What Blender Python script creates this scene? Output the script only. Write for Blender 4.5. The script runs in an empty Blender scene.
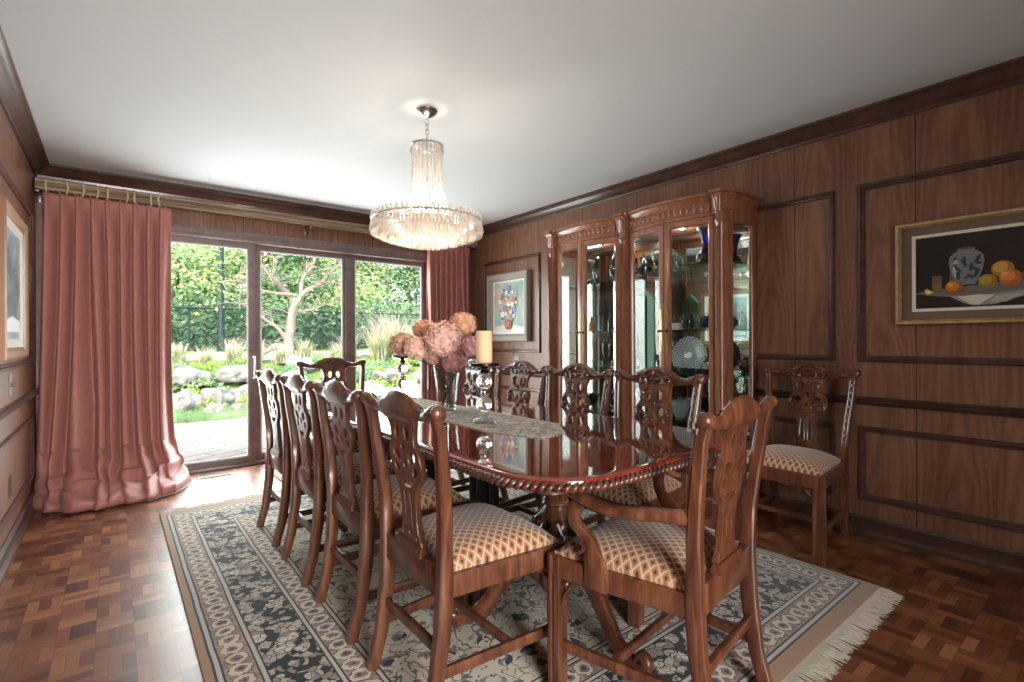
SKY, SUN, CHP, CHU, BACK, WIN, CABL, EXPO, SPR = .98, 2.9, 14, .1, 46, 115, 2.5, .78, 108
import bpy, bmesh, math, random
from mathutils import Vector, Matrix, noise as mnoise
random.seed(7)
S = bpy.context.scene; COL = S.collection
PI = math.pi
sin, cos = math.sin, math.cos
HC = 1.135; H = 2.44; XL, XR, YF, YN = -0.445, 3.385, 5.05, -1.5

# ---------------------------------------------------------------- node helpers
def lin(c):
    if isinstance(c, str):
        c = [int(c[i:i+2], 16)/255 for i in (0, 2, 4)]
    return tuple((x/12.92 if x <= 0.04045 else ((x+0.055)/1.055)**2.4) for x in c) + (1.0,)

class NT:
    def __init__(s, name):
        s.m = bpy.data.materials.new(name); s.m.use_nodes = True
        s.t = s.m.node_tree; s.t.nodes.clear()
        s.out = s.t.nodes.new('ShaderNodeOutputMaterial')
    def n(s, typ, **k):
        nd = s.t.nodes.new(typ)
        for a, b in k.items(): setattr(nd, a, b)
        return nd
    def set(s, sock, v):
        if isinstance(v, bpy.types.NodeSocket): s.t.links.new(v, sock)
        elif v is not None:
            if isinstance(v, (tuple, list)) and sock.type == 'RGBA' and len(v) == 3: v = tuple(v)+(1,)
            sock.default_value = v
    def math(s, op, a, b=None, c=None):
        nd = s.n('ShaderNodeMath', operation=op)
        s.set(nd.inputs[0], a)
        if b is not None: s.set(nd.inputs[1], b)
        if c is not None: s.set(nd.inputs[2], c)
        return nd.outputs[0]
    def coord(s, kind='Object'):
        return s.n('ShaderNodeTexCoord').outputs[kind]
    def mapping(s, v, scale=(1,1,1), rot=(0,0,0), loc=(0,0,0)):
        nd = s.n('ShaderNodeMapping'); s.set(nd.inputs[0], v)
        nd.inputs['Scale'].default_value = scale; nd.inputs['Rotation'].default_value = rot; nd.inputs['Location'].default_value = loc
        return nd.outputs[0]
    def sep(s, v):
        nd = s.n('ShaderNodeSeparateXYZ'); s.set(nd.inputs[0], v); return nd.outputs
    def comb(s, x=0, y=0, z=0):
        nd = s.n('ShaderNodeCombineXYZ')
        for i, v in enumerate((x, y, z)): s.set(nd.inputs[i], v)
        return nd.outputs[0]
    def noise(s, v, scale=5, detail=4, rough=.55, dist=0):
        nd = s.n('ShaderNodeTexNoise'); s.set(nd.inputs['Vector'], v)
        nd.inputs['Scale'].default_value = scale; nd.inputs['Detail'].default_value = detail
        nd.inputs['Roughness'].default_value = rough; nd.inputs['Distortion'].default_value = dist
        return nd.outputs[0]
    def voro(s, v, scale=5, feature='F1', out='Distance', rnd=1.0):
        nd = s.n('ShaderNodeTexVoronoi', feature=feature); s.set(nd.inputs['Vector'], v)
        nd.inputs['Scale'].default_value = scale; nd.inputs['Randomness'].default_value = rnd
        return nd.outputs[out]
    def white(s, v):
        nd = s.n('ShaderNodeTexWhiteNoise', noise_dimensions='3D'); s.set(nd.inputs['Vector'], v); return nd.outputs['Value']
    def ramp(s, f, stops, interp='LINEAR'):
        nd = s.n('ShaderNodeValToRGB'); s.set(nd.inputs[0], f); cr = nd.color_ramp; cr.interpolation = interp
        while len(cr.elements) < len(stops): cr.elements.new(.5)
        for e, (p, c) in zip(cr.elements, stops): e.position = p; e.color = lin(c) if isinstance(c, str) else c
        return nd.outputs[0]
    def mix(s, f, a, b, mode='MIX'):
        nd = s.n('ShaderNodeMix', data_type='RGBA', blend_type=mode)
        s.set(nd.inputs[0], f); s.set(nd.inputs[6], lin(a) if isinstance(a, str) else a); s.set(nd.inputs[7], lin(b) if isinstance(b, str) else b)
        return nd.outputs[2]
    def bump(s, h, strength=.3, dist=.01):
        nd = s.n('ShaderNodeBump'); s.set(nd.inputs['Height'], h)
        nd.inputs['Strength'].default_value = strength; nd.inputs['Distance'].default_value = dist
        return nd.outputs[0]
    def principled(s, color=None, rough=.5, metal=0, spec=.5, normal=None, coat=0, coat_rough=.05, trans=0, ior=1.45, emit=None, estr=0, sheen=0, sub=0):
        p = s.n('ShaderNodeBsdfPrincipled')
        s.set(p.inputs['Base Color'], lin(color) if isinstance(color, str) else color)
        s.set(p.inputs['Roughness'], rough); s.set(p.inputs['Metallic'], metal)
        s.set(p.inputs['Specular IOR Level'], spec); s.set(p.inputs['Coat Weight'], coat); s.set(p.inputs['Coat Roughness'], coat_rough)
        s.set(p.inputs['Transmission Weight'], trans); s.set(p.inputs['IOR'], ior); s.set(p.inputs['Sheen Weight'], sheen)
        if normal is not None: s.set(p.inputs['Normal'], normal)
        if emit is not None:
            s.set(p.inputs['Emission Color'], lin(emit) if isinstance(emit, str) else emit); s.set(p.inputs['Emission Strength'], estr)
        return p.outputs[0]
    def fin(s, sh):
        s.t.links.new(sh, s.out.inputs[0]); return s.m

def plain(name, col, rough=.5, metal=0, **k):
    t = NT(name); v = t.coord()
    f = t.noise(v, 18, 3)
    c = t.mix(t.math('MULTIPLY', f, .35), col, tuple(x*.72 for x in lin(col)[:3])+(1,))
    return t.fin(t.principled(c, rough, metal, **k))

def wood(name, c1, c2, c3, rough=.3, along=(14, 14, 1.4), coat=.3, spec=.5, bump=.0):
    """streaky polished wood; `along` squeezes the noise so that the grain runs along the small-scale axis"""
    t = NT(name); v = t.mapping(t.coord(), along)
    a = t.noise(v, 2.2, 5, .6, .8); b = t.noise(v, 9, 3, .6)
    f = t.math('ADD', t.math('MULTIPLY', a, .75), t.math('MULTIPLY', b, .25))
    c = t.ramp(f, [(.3, c1), (.5, c2), (.72, c3)])
    return t.fin(t.principled(c, rough, 0, spec, coat=coat, coat_rough=.12, normal=t.bump(b, bump, .003) if bump else None))

M = {}
M['chair'] = wood('mahogany', '331b12', '5a3522', '7f5233', .30, coat=.3)
M['carve'] = wood('carved mahogany', '2a1610', '4d2c1e', '70452f', .3, coat=.4)
M['table'] = None
M['trim'] = wood('dark stained trim', '36231c', '493229', '5c4237', .33, (3, 3, 3), coat=.35)
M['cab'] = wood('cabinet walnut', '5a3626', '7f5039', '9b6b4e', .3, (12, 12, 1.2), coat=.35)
M['cabdark'] = wood('cabinet dark wood', '2a1710', '3d2317', '4d2e20', .35, (8, 8, 1.2))  # darker brown for the cabinet back and interior floor
M['winframe'] = wood('bronze brown door frame', '5c4e4b', '705f5b', '806e69', .4, (4, 4, 4), coat=.1)
M['brass'] = plain('aged brass', 'a58a58', .35, 1)
M['chrome'] = plain('polished chrome', 'd4d4d4', .22, 1)
M['black'] = plain('black paint', '16110f', .35)
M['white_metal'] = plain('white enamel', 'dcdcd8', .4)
M['plate_ivory'] = plain('switch plate', '8d8078', .4)
M['mirror'] = plain('mirror silver', 'dfe6e2', .01, 1)

def veneer():
    t = NT('walnut veneer panelling'); x, y, z = t.sep(t.coord())
    u = t.math('ADD', y, x)
    W = .612
    q = t.math('DIVIDE', t.math('SUBTRACT', u, .751+3.385-12*W), W)
    idx = t.math('FLOOR', q); fr = t.math('SUBTRACT', q, idx)
    h = t.math('PINGPONG', fr, .5)                                  # book-matched halves
    yl = t.math('SUBTRACT', h, .25)
    r = t.white(t.comb(idx, 3.1, 1.7))
    nz = t.noise(t.comb(t.math('MULTIPLY', u, 3.2), t.math('MULTIPLY', idx, 3.7), t.math('MULTIPLY', z, .9)), 1.6, 3, .5, .6)
    arch = t.math('MULTIPLY', t.math('MULTIPLY', yl, yl), 11.0)
    f = t.math('ADD', t.math('ADD', t.math('MULTIPLY', z, .34), arch), t.math('ADD', t.math('MULTIPLY', nz, .75), r))
    band = t.math('SINE', t.math('MULTIPLY', f, 34))
    fine = t.noise(t.comb(t.math('MULTIPLY', u, 60), 0, t.math('MULTIPLY', z, 2.2)), 1.0, 4, .6)
    big = t.noise(t.comb(t.math('MULTIPLY', u, 5), 2, t.math('MULTIPLY', z, .8)), 1.2, 2)
    k = t.math('ADD', t.math('MULTIPLY', band, .06), t.math('ADD', t.math('MULTIPLY', fine, .42), t.math('MULTIPLY', big, .5)))
    c = t.ramp(k, [(.18, '4c3126'), (.42, '704c3a'), (.62, '87614b'), (.85, '9e765d')])
    seam = t.math('LESS_THAN', t.math('MINIMUM', fr, t.math('SUBTRACT', 1, fr)), .004)
    c = t.mix(seam, c, '2c1710')
    return t.fin(t.principled(c, .42, 0, .4, coat=.12, coat_rough=.3))
M['veneer'] = veneer()

def parquet():
    t = NT('mosaic parquet'); x, y, z = t.sep(t.coord()); s = .118; n = 3
    px = t.math('DIVIDE', t.math('ADD', x, 20), s); py = t.math('DIVIDE', t.math('ADD', y, 20), s)
    ix = t.math('FLOOR', px); iy = t.math('FLOOR', py)
    fx = t.math('SUBTRACT', px, ix); fy = t.math('SUBTRACT', py, iy)
    par = t.math('GREATER_THAN', t.math('MODULO', t.math('ADD', ix, iy), 2), .5)
    def sel(a, b): return t.math('ADD', t.math('MULTIPLY', par, a), t.math('MULTIPLY', t.math('SUBTRACT', 1, par), b))
    across = sel(fx, fy); al = sel(y, x)
    fi = t.math('MULTIPLY', across, n); k = t.math('FLOOR', fi); ff = t.math('SUBTRACT', fi, k)
    rnd = t.white(t.comb(ix, iy, k)); rblk = t.white(t.comb(ix, iy, 9.0))
    g = t.noise(t.comb(t.math('MULTIPLY', al, 9), t.math('MULTIPLY', across, 9), t.math('MULTIPLY', rnd, 50)), 1.5, 4, .6)
    v = t.math('ADD', t.math('ADD', t.math('MULTIPLY', rnd, .46), t.math('MULTIPLY', rblk, .30)), t.math('MULTIPLY', g, .28))
    c = t.ramp(v, [(.12, '371b10'), (.38, '60341f'), (.62, '835030'), (.9, 'a8734a')])
    ed = t.math('MINIMUM', t.math('MINIMUM', ff, t.math('SUBTRACT', 1, ff)), t.math('MULTIPLY', t.math('MINIMUM', sel(fy, fx), t.math('SUBTRACT', 1, sel(fy, fx))), 3))
    gap = t.math('LESS_THAN', ed, .025)
    c = t.mix(t.math('MULTIPLY', gap, .6), c, '2e160c')
    w = t.noise(t.coord(), 3, 2)
    ro = t.math('ADD', .36, t.math('MULTIPLY', w, .12))
    return t.fin(t.principled(c, ro, 0, .5, coat=.5, coat_rough=.3, normal=t.bump(g, .05, .002)))
M['parquet'] = parquet()

def ceiling_mat():
    t = NT('matt white ceiling'); f = t.noise(t.coord(), 90, 3)
    return t.fin(t.principled('c6c9cc', .85, 0, .2, normal=t.bump(f, .04, .002)))
M['ceiling'] = ceiling_mat()

def fabric_seat():
    t = NT('lattice upholstery'); x, y, z = t.sep(t.coord()); p = .031
    a = t.math('DIVIDE', t.math('ADD', t.math('ADD', x, t.math('MULTIPLY', y, .95)), 10), p)
    b = t.math('DIVIDE', t.math('ADD', t.math('SUBTRACT', x, t.math('MULTIPLY', y, .95)), 10), p)
    fa = t.math('SUBTRACT', a, t.math('FLOOR', a)); fb = t.math('SUBTRACT', b, t.math('FLOOR', b))
    da = t.math('ABSOLUTE', t.math('SUBTRACT', fa, .5)); db = t.math('ABSOLUTE', t.math('SUBTRACT', fb, .5))
    mx = t.math('MAXIMUM', da, db)
    line = t.math('GREATER_THAN', mx, .43)
    core = t.math('LESS_THAN', mx, .14)
    ring = t.math('MULTIPLY', t.math('LESS_THAN', mx, .27), t.math('GREATER_THAN', mx, .14))
    c = t.mix(t.noise(t.coord(), 400, 2), '8c6749', 'a07a59')
    c = t.mix(line, c, 'c6a482')
    c = t.mix(t.math('MULTIPLY', ring, .55), c, '7a4836')
    c = t.mix(core, c, '4e281d')
    return t.fin(t.principled(c, .8, 0, .25, sheen=.3, normal=t.bump(t.noise(t.coord(), 500, 2), .25, .002)))
M['seat'] = fabric_seat()

def silk():
    t = NT('rose silk taffeta'); v = t.coord()
    f = t.noise(t.mapping(v, (1, 1, .15)), 60, 3); g = t.noise(t.mapping(v, (.3, .3, 30)), 6, 2)
    c = t.mix(f, '98625a', 'ae766b'); c = t.mix(t.math('MULTIPLY', g, .3), c, '925a52')
    return t.fin(t.principled(c, .5, 0, .35, sheen=.08, normal=t.bump(t.noise(v, 22, 4, .6, .6), .22, .012)))
M['silk'] = silk()

def glass_thin(name, tint='f4faf7', refl=.08):
    t = NT(name)
    tr = t.n('ShaderNodeBsdfTransparent'); tr.inputs[0].default_value = lin(tint)
    gl = t.n('ShaderNodeBsdfGlossy'); gl.inputs['Roughness'].default_value = .01; gl.inputs[0].default_value = (1, 1, 1, 1)
    lw = t.n('ShaderNodeLayerWeight'); lw.inputs[0].default_value = .5
    fac = t.math('ADD', refl*.5, t.math('MULTIPLY', t.math('POWER', lw.outputs['Facing'], 5), .6))
    mx = t.n('ShaderNodeMixShader'); t.set(mx.inputs[0], fac); t.set(mx.inputs[1], tr.outputs[0]); t.set(mx.inputs[2], gl.outputs[0])
    return t.fin(mx.outputs[0])
M['pane'] = glass_thin('window glass', 'f6faf8', .03)
M['cabpane'] = glass_thin('cabinet glass', 'f4f8f6', .05)
M['shelfglass'] = glass_thin('green edged shelf glass', 'c3ddd3', .10)
M['clearglass'] = glass_thin('clear blown glass', 'f4f8f7', .09)
M['blueglass'] = glass_thin('cobalt glass', '4a5cae', .2)
M['tealglass'] = glass_thin('teal glass', '4f9ba6', .35)
M['greenglass'] = (lambda t: t.fin(t.principled('b4e2cf', .08, 0, .6, trans=.35, ior=1.3)))(NT('pale green glass'))
def solid_glass(name, tint='ffffff'):
    t = NT(name)
    return t.fin(t.principled(tint, .02, 0, .5, trans=1, ior=1.5))
M['crystalball'] = solid_glass('solid crystal')

def crystal():
    t = NT('cut crystal'); v = t.coord()
    tl = t.n('ShaderNodeBsdfTranslucent'); tl.inputs[0].default_value = lin('f5ece2')
    df = t.n('ShaderNodeBsdfDiffuse'); df.inputs[0].default_value = lin('f2ebe4')
    tr = t.n('ShaderNodeBsdfTransparent'); tr.inputs[0].default_value = lin('fdf8f2')
    gl = t.n('ShaderNodeBsdfGlossy'); gl.inputs['Roughness'].default_value = .05
    m1 = t.n('ShaderNodeMixShader'); m1.inputs[0].default_value = .35; t.set(m1.inputs[1], tl.outputs[0]); t.set(m1.inputs[2], df.outputs[0])
    m2 = t.n('ShaderNodeMixShader'); m2.inputs[0].default_value = .28; t.set(m2.inputs[1], m1.outputs[0]); t.set(m2.inputs[2], tr.outputs[0])
    m3 = t.n('ShaderNodeMixShader'); m3.inputs[0].default_value = .22; t.set(m3.inputs[1], m2.outputs[0]); t.set(m3.inputs[2], gl.outputs[0])
    return t.fin(m3.outputs[0])
M['crystal'] = crystal()

# ---------------------------------------------------------------- object helpers
def link(o): COL.objects.link(o); return o
def meshobj(name, bm, mat, parent=None, smooth=40, loc=None):
    me = bpy.data.meshes.new(name)
    bmesh.ops.recalc_face_normals(bm, faces=bm.faces)
    bm.to_mesh(me); bm.free()
    for m in (mat if isinstance(mat, (list, tuple)) else [mat]): me.materials.append(m)
    if smooth:
        for p in me.polygons: p.use_smooth = True
        me.set_sharp_from_angle(angle=math.radians(smooth))
    o = bpy.data.objects.new(name, me); link(o)
    if parent: o.parent = parent
    if loc: o.location = loc
    return o
def tag(o, label, cat, group=None, kind=None):
    o['label'] = label; o['category'] = cat
    if group: o['group'] = group
    if kind: o['kind'] = kind
    return o
def thing(name, label, cat, loc=(0, 0, 0), rotz=0, group=None):
    o = bpy.data.objects.new(name, None); link(o); o.empty_display_size = .1
    o.location = loc; o.rotation_euler = (0, 0, rotz)
    return tag(o, label, cat, group)
def struct(name, bm, mat, parent=None, smooth=40):
    o = meshobj(name, bm, mat, parent, smooth)
    o['kind'] = 'structure'; return o
def dup(root, label, loc, rotz=0, group=None, scale=None):
    r = root.copy(); link(r); r.location = loc; r.rotation_euler = (0, 0, rotz); r['label'] = label
    if scale: r.scale = scale
    if group: r['group'] = group
    for ch in root.children:
        c = ch.copy(); link(c); c.parent = r
        for g in ch.children:
            d = g.copy(); link(d); d.parent = c
    return r

B = bmesh.new
def box(bm, c, s, rot=None, bev=0):
    g = bmesh.ops.create_cube(bm, size=1)['verts']
    m = Matrix.Translation(c) @ (rot.to_4x4() if rot else Matrix()) @ Matrix.Diagonal((s[0], s[1], s[2], 1))
    bmesh.ops.transform(bm, matrix=m, verts=g)
    if bev:
        es = list({e for v in g for e in v.link_edges})
        bmesh.ops.bevel(bm, geom=es, offset=bev, segments=2, affect='EDGES', profile=.5)
def box2(bm, a, b, bev=0):
    box(bm, [(a[i]+b[i])/2 for i in range(3)], [abs(b[i]-a[i]) for i in range(3)], None, bev)
def bridge(bm, loops, closed_rings=True, cap=True, closed_path=False):
    n = len(loops[0])
    vs = [[bm.verts.new(p) for p in l] for l in loops]
    L = len(vs)
    for i in range(L if closed_path else L-1):
        a, b = vs[i], vs[(i+1) % L]
        for j in range(n if closed_rings else n-1):
            k = (j+1) % n
            try: bm.faces.new((a[j], a[k], b[k], b[j]))
            except ValueError: pass
    if cap and closed_rings and not closed_path:
        for l in (vs[0], vs[-1]):
            try: bm.faces.new(l)
            except ValueError: pass
    return vs
def ngon(n, ph=0): return [(cos(2*PI*i/n+ph), sin(2*PI*i/n+ph)) for i in range(n)]
RR = [(1, .72), (.72, 1), (-.72, 1), (-1, .72), (-1, -.72), (-.72, -1), (.72, -1), (1, -.72)]
def sweep(bm, pts, sizes, ref=(1, 0, 0), prof=RR, cap=True, closed=False):
    """sweeps a profile along pts; sizes = (half width along ref, half depth across) per point or one pair"""
    pts = [Vector(p) for p in pts]; n = len(pts); ref = Vector(ref)
    loops = []
    for i, p in enumerate(pts):
        a = pts[(i-1) % n] if (closed or i > 0) else pts[i]; b = pts[(i+1) % n] if (closed or i < n-1) else pts[i]
        t = (b-a).normalized()
        u = (ref - t*ref.dot(t))
        if u.length < 1e-4: u = Vector((0, 1, 0)) - t*t.y
        u.normalize(); w = t.cross(u)
        s = sizes[i] if isinstance(sizes, list) else sizes
        loops.append([p + u*(q[0]*s[0]) + w*(q[1]*s[1]) for q in prof])
    bridge(bm, loops, True, cap, closed)
CIR = ngon(10); CIR6 = ngon(6); CIR5 = ngon(5)
def tube(bm, pts, r, n=8, cap=True, closed=False):
    r = [(x, x) for x in r] if isinstance(r, list) else (r, r)
    sweep(bm, pts, r, (.31, .17, .93) , ngon(n), cap, closed)
def lathe(bm, prof, c=(0, 0, 0), n=24, cap=True):
    loops = [[(c[0]+r*cos(2*PI*i/n), c[1]+r*sin(2*PI*i/n), c[2]+z) for i in range(n)] for r, z in prof]
    bridge(bm, loops, True, cap)
def ball(bm, c, r, u=12, v=8, sc=(1, 1, 1), rot=None):
    m = Matrix.Translation(c) @ (rot.to_4x4() if rot else Matrix()) @ Matrix.Diagonal((sc[0], sc[1], sc[2], 1))
    bmesh.ops.create_uvsphere(bm, u_segments=u, v_segments=v, radius=r, matrix=m)
def ico(bm, c, r, sub=1, sc=(1, 1, 1), rot=None):
    m = Matrix.Translation(c) @ (rot.to_4x4() if rot else Matrix()) @ Matrix.Diagonal((sc[0], sc[1], sc[2], 1))
    return bmesh.ops.create_icosphere(bm, subdivisions=sub, radius=r, matrix=m)['verts']
def catmull(P, k=8, closed=False):
    P = [Vector(p) for p in P]; n = len(P); out = []
    for i in range(n if closed else n-1):
        g = lambda j: P[j % n] if closed else P[max(0, min(n-1, j))]
        p0, p1, p2, p3 = g(i-1), g(i), g(i+1), g(i+2)
        for s in range(k):
            t = s/k
            out.append(.5*((2*p1)+(p2-p0)*t+(2*p0-5*p1+4*p2-p3)*t*t+(3*p1-p0-3*p2+p3)*t**3))
    if not closed: out.append(P[-1])
    return out
def lerp(a, b, t): return a+(b-a)*t
def interp(tab, x):
    if x <= tab[0][0]: return tab[0][1]
    for (a, b), (c, d) in zip(tab, tab[1:]):
        if x <= c:
            t = (x-a)/(c-a); t = t*t*(3-2*t); return b+(d-b)*t
    return tab[-1][1]
def extrude_poly(bm, poly, fn, h0, h1):
    """polygon (u,v) pushed from h0 to h1, fn(u,v,h) -> xyz"""
    a = [bm.verts.new(fn(u, v, h0)) for u, v in poly]; b = [bm.verts.new(fn(u, v, h1)) for u, v in poly]
    n = len(poly)
    bm.faces.new(a); bm.faces.new(b)
    for i in range(n): bm.faces.new((a[i], a[(i+1) % n], b[(i+1) % n], b[i]))
def frame_molding(bm, r, prof, fn):
    """closed rectangular moulding r=(u0,u1,v0,v1), prof = [(inset, height)]"""
    u0, u1, v0, v1 = r; loops = []
    for (su, sv) in ((0, 0), (1, 0), (1, 1), (0, 1)):
        loops.append([fn((u0+a) if su == 0 else (u1-a), (v0+a) if sv == 0 else (v1-a), h) for a, h in prof])
    bridge(bm, loops, True, False, True)
def pierced(outline, holes, depth, bevel, fn, name):
    """flat shape with real holes, extruded and bevelled, then bent by fn(x, z, y)"""
    cu = bpy.data.curves.new(name, 'CURVE'); cu.dimensions = '2D'; cu.fill_mode = 'BOTH'; cu.extrude = depth; cu.bevel_depth = bevel; cu.bevel_resolution = 1
    for pl in [outline]+holes:
        sp = cu.splines.new('POLY'); sp.points.add(len(pl)-1); sp.use_cyclic_u = True
        for p, q in zip(sp.points, pl): p.co = (q[0], q[1], 0, 1)
    o = bpy.data.objects.new('tmp', cu); link(o)
    dg = bpy.context.evaluated_depsgraph_get()
    me = bpy.data.meshes.new_from_object(o.evaluated_get(dg), depsgraph=dg)
    bpy.data.objects.remove(o); bm = B(); bm.from_mesh(me); bpy.data.meshes.remove(me)
    bmesh.ops.remove_doubles(bm, verts=bm.verts, dist=1e-5)
    for v in bm.verts: v.co = Vector(fn(v.co.x, v.co.y, v.co.z))
    return bm
def ell(cx, cz, a, b, n=14, rot=0):
    return [(cx+a*cos(t)*cos(rot)-b*sin(t)*sin(rot), cz+a*cos(t)*sin(rot)+b*sin(t)*cos(rot)) for t in (2*PI*i/n for i in range(n))]
def mirror(h): return h+[[(-x, z) for x, z in reversed(p)] for p in h]

# ---------------------------------------------------------------- room shell
bm = B(); box2(bm, (XL-.3, YN-.3, -.12), (XR+.3, YF+.02, 0)); struct('floor', bm, M['parquet'], smooth=0)
bm = B(); box2(bm, (XL-.3, YN-.3, H), (XR+.3, YF+.3, H+.15)); struct('ceiling', bm, M['ceiling'], smooth=0)
bm = B(); box2(bm, (XR, YN-.3, 0), (XR+.15, YF+.2, H)); struct('wall_right', bm, M['veneer'], smooth=0)
bm = B(); box2(bm, (XL-.15, YN-.3, 0), (XL, YF+.2, H)); struct('wall_left', bm, M['veneer'], smooth=0)
WX0, WX1, WZ = .12, 2.85, 2.07
bm = B(); box2(bm, (XL, YF, 0), (WX0, YF+.16, H)); box2(bm, (WX1, YF, 0), (XR, YF+.16, H)); box2(bm, (WX0, YF, WZ), (WX1, YF+.16, H))
struct('wall_far', bm, M['veneer'], smooth=0)
# the unseen near wall has an opening added to let the fill lamp through
OX0, OX1, OZ = -.36, .78, 2.1
bm = B(); box2(bm, (XL, YN-.15, 0), (OX0, YN, H)); box2(bm, (OX1, YN-.15, 0), (XR, YN, H)); box2(bm, (OX0, YN-.15, OZ), (OX1, YN, H))
struct('wall_near', bm, M['veneer'], smooth=0)
# mouldings
crown = [(0, 2.345), (.012, 2.345), (.016, 2.362), (.03, 2.372), (.055, 2.40), (.068, 2.418), (.085, 2.425), (.085, 2.44), (0, 2.44)]
rail = [(0, .752), (.012, .752), (.02, .762), (.028, .772), (.02, .78), (.03, .788), (.02, .797), (0, .80)]
base = [(0, 0), (.03, 0), (.03, .02), (.016, .034), (.016, .09), (.022, .098), (.01, .112), (0, .112)]
def run(bm, prof, side, a, b):
    fn = {'R': lambda d, z, s: (XR-d, s, z), 'L': lambda d, z, s: (XL+d, s, z), 'F': lambda d, z, s: (s, YF-d, z), 'N': lambda d, z, s: (s, YN+d, z)}[side]
    bridge(bm, [[fn(d, z, s) for d, z in prof] for s in (a, b)])
k = 0
def trim(bm, mat=None):
    global k
    k += 1; return struct('trim_%d' % k, bm, mat or M['trim'])
for side, a, b in (('R', YN, YF), ('L', YN, YF), ('F', XL, XR), ('N', XL, XR)):
    bm = B(); run(bm, crown, side, a, b); trim(bm)
for side, segs in (('R', [(YN, YF)]), ('L', [(YN, YF)]), ('F', [(XL, WX0-.06), (WX1+.06, XR)])):
    for a, b in segs:
        bm = B(); run(bm, rail, side, a, b); trim(bm)
for nm, side, segs in (('baseboard_right', 'R', [(YN, YF)]), ('baseboard_left', 'L', [(YN, YF)]), ('baseboard_far', 'F', [(XL, WX0-.06), (WX1+.06, XR)])):
    bm = B()
    for a, b in segs: run(bm, base, side, a, b)
    struct(nm, bm, M['trim'])
pm = [(0, 0), (0, .010), (.006, .018), (.016, .020), (.022, .012), (.032, .010), (.036, 0)]
fnR = lambda u, v, h: (XR-h, u, v)
fnL = lambda u, v, h: (XL+h, u, v)
for (a, b) in ((3.78, 4.76), (2.46, 3.66), (1.135, 2.34), (-.34, 1.017), (-1.35, -.46)):
    bm = B(); frame_molding(bm, (a, b, 1.0, 2.02), pm, fnR); trim(bm)
    bm = B(); frame_molding(bm, (a, b, .205, .63), pm, fnR); trim(bm)
for (a, b) in ((3.0, 4.72), (1.5, 2.85), (-.2, 1.35), (-1.3, -.4)):
    bm = B(); frame_molding(bm, (a, b, .985, 2.02), pm, fnL); trim(bm)
    bm = B(); frame_molding(bm, (a, b, .205, .63), pm, fnL); trim(bm)

# ---------------------------------------------------------------- glazing: sliding door and two fixed lights
bm = B()
frame_fix = [(WX0, WX1)]
box2(bm, (WX0, YF-.012, WZ-.045), (WX1, YF+.13, WZ), .004)            # head
box2(bm, (WX0, YF-.012, 0), (WX0+.04, YF+.13, WZ), .004); box2(bm, (WX1-.04, YF-.012, 0), (WX1, YF+.13, WZ), .004)
box2(bm, (WX0, YF+.0, -.02), (WX1, YF+.14, .03), .004)                # sill track
trim(bm, M['winframe'])
bm = B(); frame_molding(bm, (WX0-.06, WX1+.06, -.1, WZ+.05), [(0, 0), (0, .02), (.02, .026), (.06, .016), (.06, 0)], lambda u, v, h: (u, YF-h, max(v, 0))); trim(bm, M['winframe'])
for x in (1.018, 1.905):                                             # mullions
    bm = B(); box2(bm, (x-.035, YF+.05, .03), (x+.035, YF+.13, WZ-.045), .004); trim(bm, M['winframe'])
sash_prof = [(0, -.02), (0, .02), (.05, .02), (.056, .012), (.056, -.012), (.05, -.02)]
def sash(name, x0, x1, y, extra):
    bm = B(); fn = lambda u, v, h: (u, y-h, v)
    frame_molding(bm, (x0, x1, .032, WZ-.04), sash_prof, fn)
    o = struct(name, bm, M['winframe'])
    bm = B(); box2(bm, (x0+.05, y-.004, .085), (x1-.05, y+.004, WZ-.09)); g = meshobj('glass_pane', bm, M['pane'], o, 0)
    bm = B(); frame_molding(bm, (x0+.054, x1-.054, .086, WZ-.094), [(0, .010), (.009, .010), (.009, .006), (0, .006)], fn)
    meshobj('edge_highlight', bm, M['white_metal'], o)  # white strip standing in for the highlight along the glass edge
    return o
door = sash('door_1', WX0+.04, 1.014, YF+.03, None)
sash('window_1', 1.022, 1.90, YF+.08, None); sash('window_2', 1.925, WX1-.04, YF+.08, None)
bm = B()
tube(bm, catmull([(1.0, YF+.012, .99), (1.0, YF-.05, .985), (1.0, YF-.06, .93), (1.0, YF-.06, .86), (1.0, YF-.05, .805), (1.0, YF+.012, .80)], 5), .009, 8)
meshobj('handle', bm, M['white_metal'], door)['label'] = 'white pull handle'
# ---------------------------------------------------------------- Chippendale chairs
RAKE = [(0, -.062), (.12, -.030), (.28, -.008), (.43, 0), (.56, -.004), (.70, -.016), (.84, -.034), (.96, -.055)]
def rake(z): return interp(RAKE, z) if z > .43 else interp(RAKE, z)
def splat_bm():
    half = [(.098, .905), (.090, .885), (.080, .862), (.076, .835), (.080, .812), (.096, .790), (.104, .765), (.102, .735), (.090, .705), (.068, .680), (.054, .655), (.048, .62), (.046, .58), (.050, .545), (.058, .520), (.072, .505), (.076, .49)]
    hh = [(p.x, p.y) for p in catmull([(a, b, 0) for a, b in half], 3)]
    out = hh+[(-x, z) for x, z in reversed(hh)]
    holes = mirror([ell(.032, .848, .018, .028, 12, .15), ell(.050, .770, .030, .021, 12, .6), ell(.060, .728, .016, .022, 10, -.5),
                    [(.012, .655), (.019, .66), (.026, .655), (.022, .60), (.026, .545), (.022, .535), (.016, .545), (.014, .60)],
                    ell(.046, .512, .007, .010, 8)])
    holes += [ell(0, .806, .012, .017, 10), ell(0, .745, .013, .020, 10), [(-.050, .700), (-.02, .690), (0, .694), (.02, .690), (.050, .700), (.03, .672), (0, .665), (-.03, .672)], ell(0, .522, .007, .012, 8)]
    def fn(x, z, y):
        return (x, rake(z)*.9-.002-y, z)
    return pierced(out, holes, .0075, .002, fn, 'splat')
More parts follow.
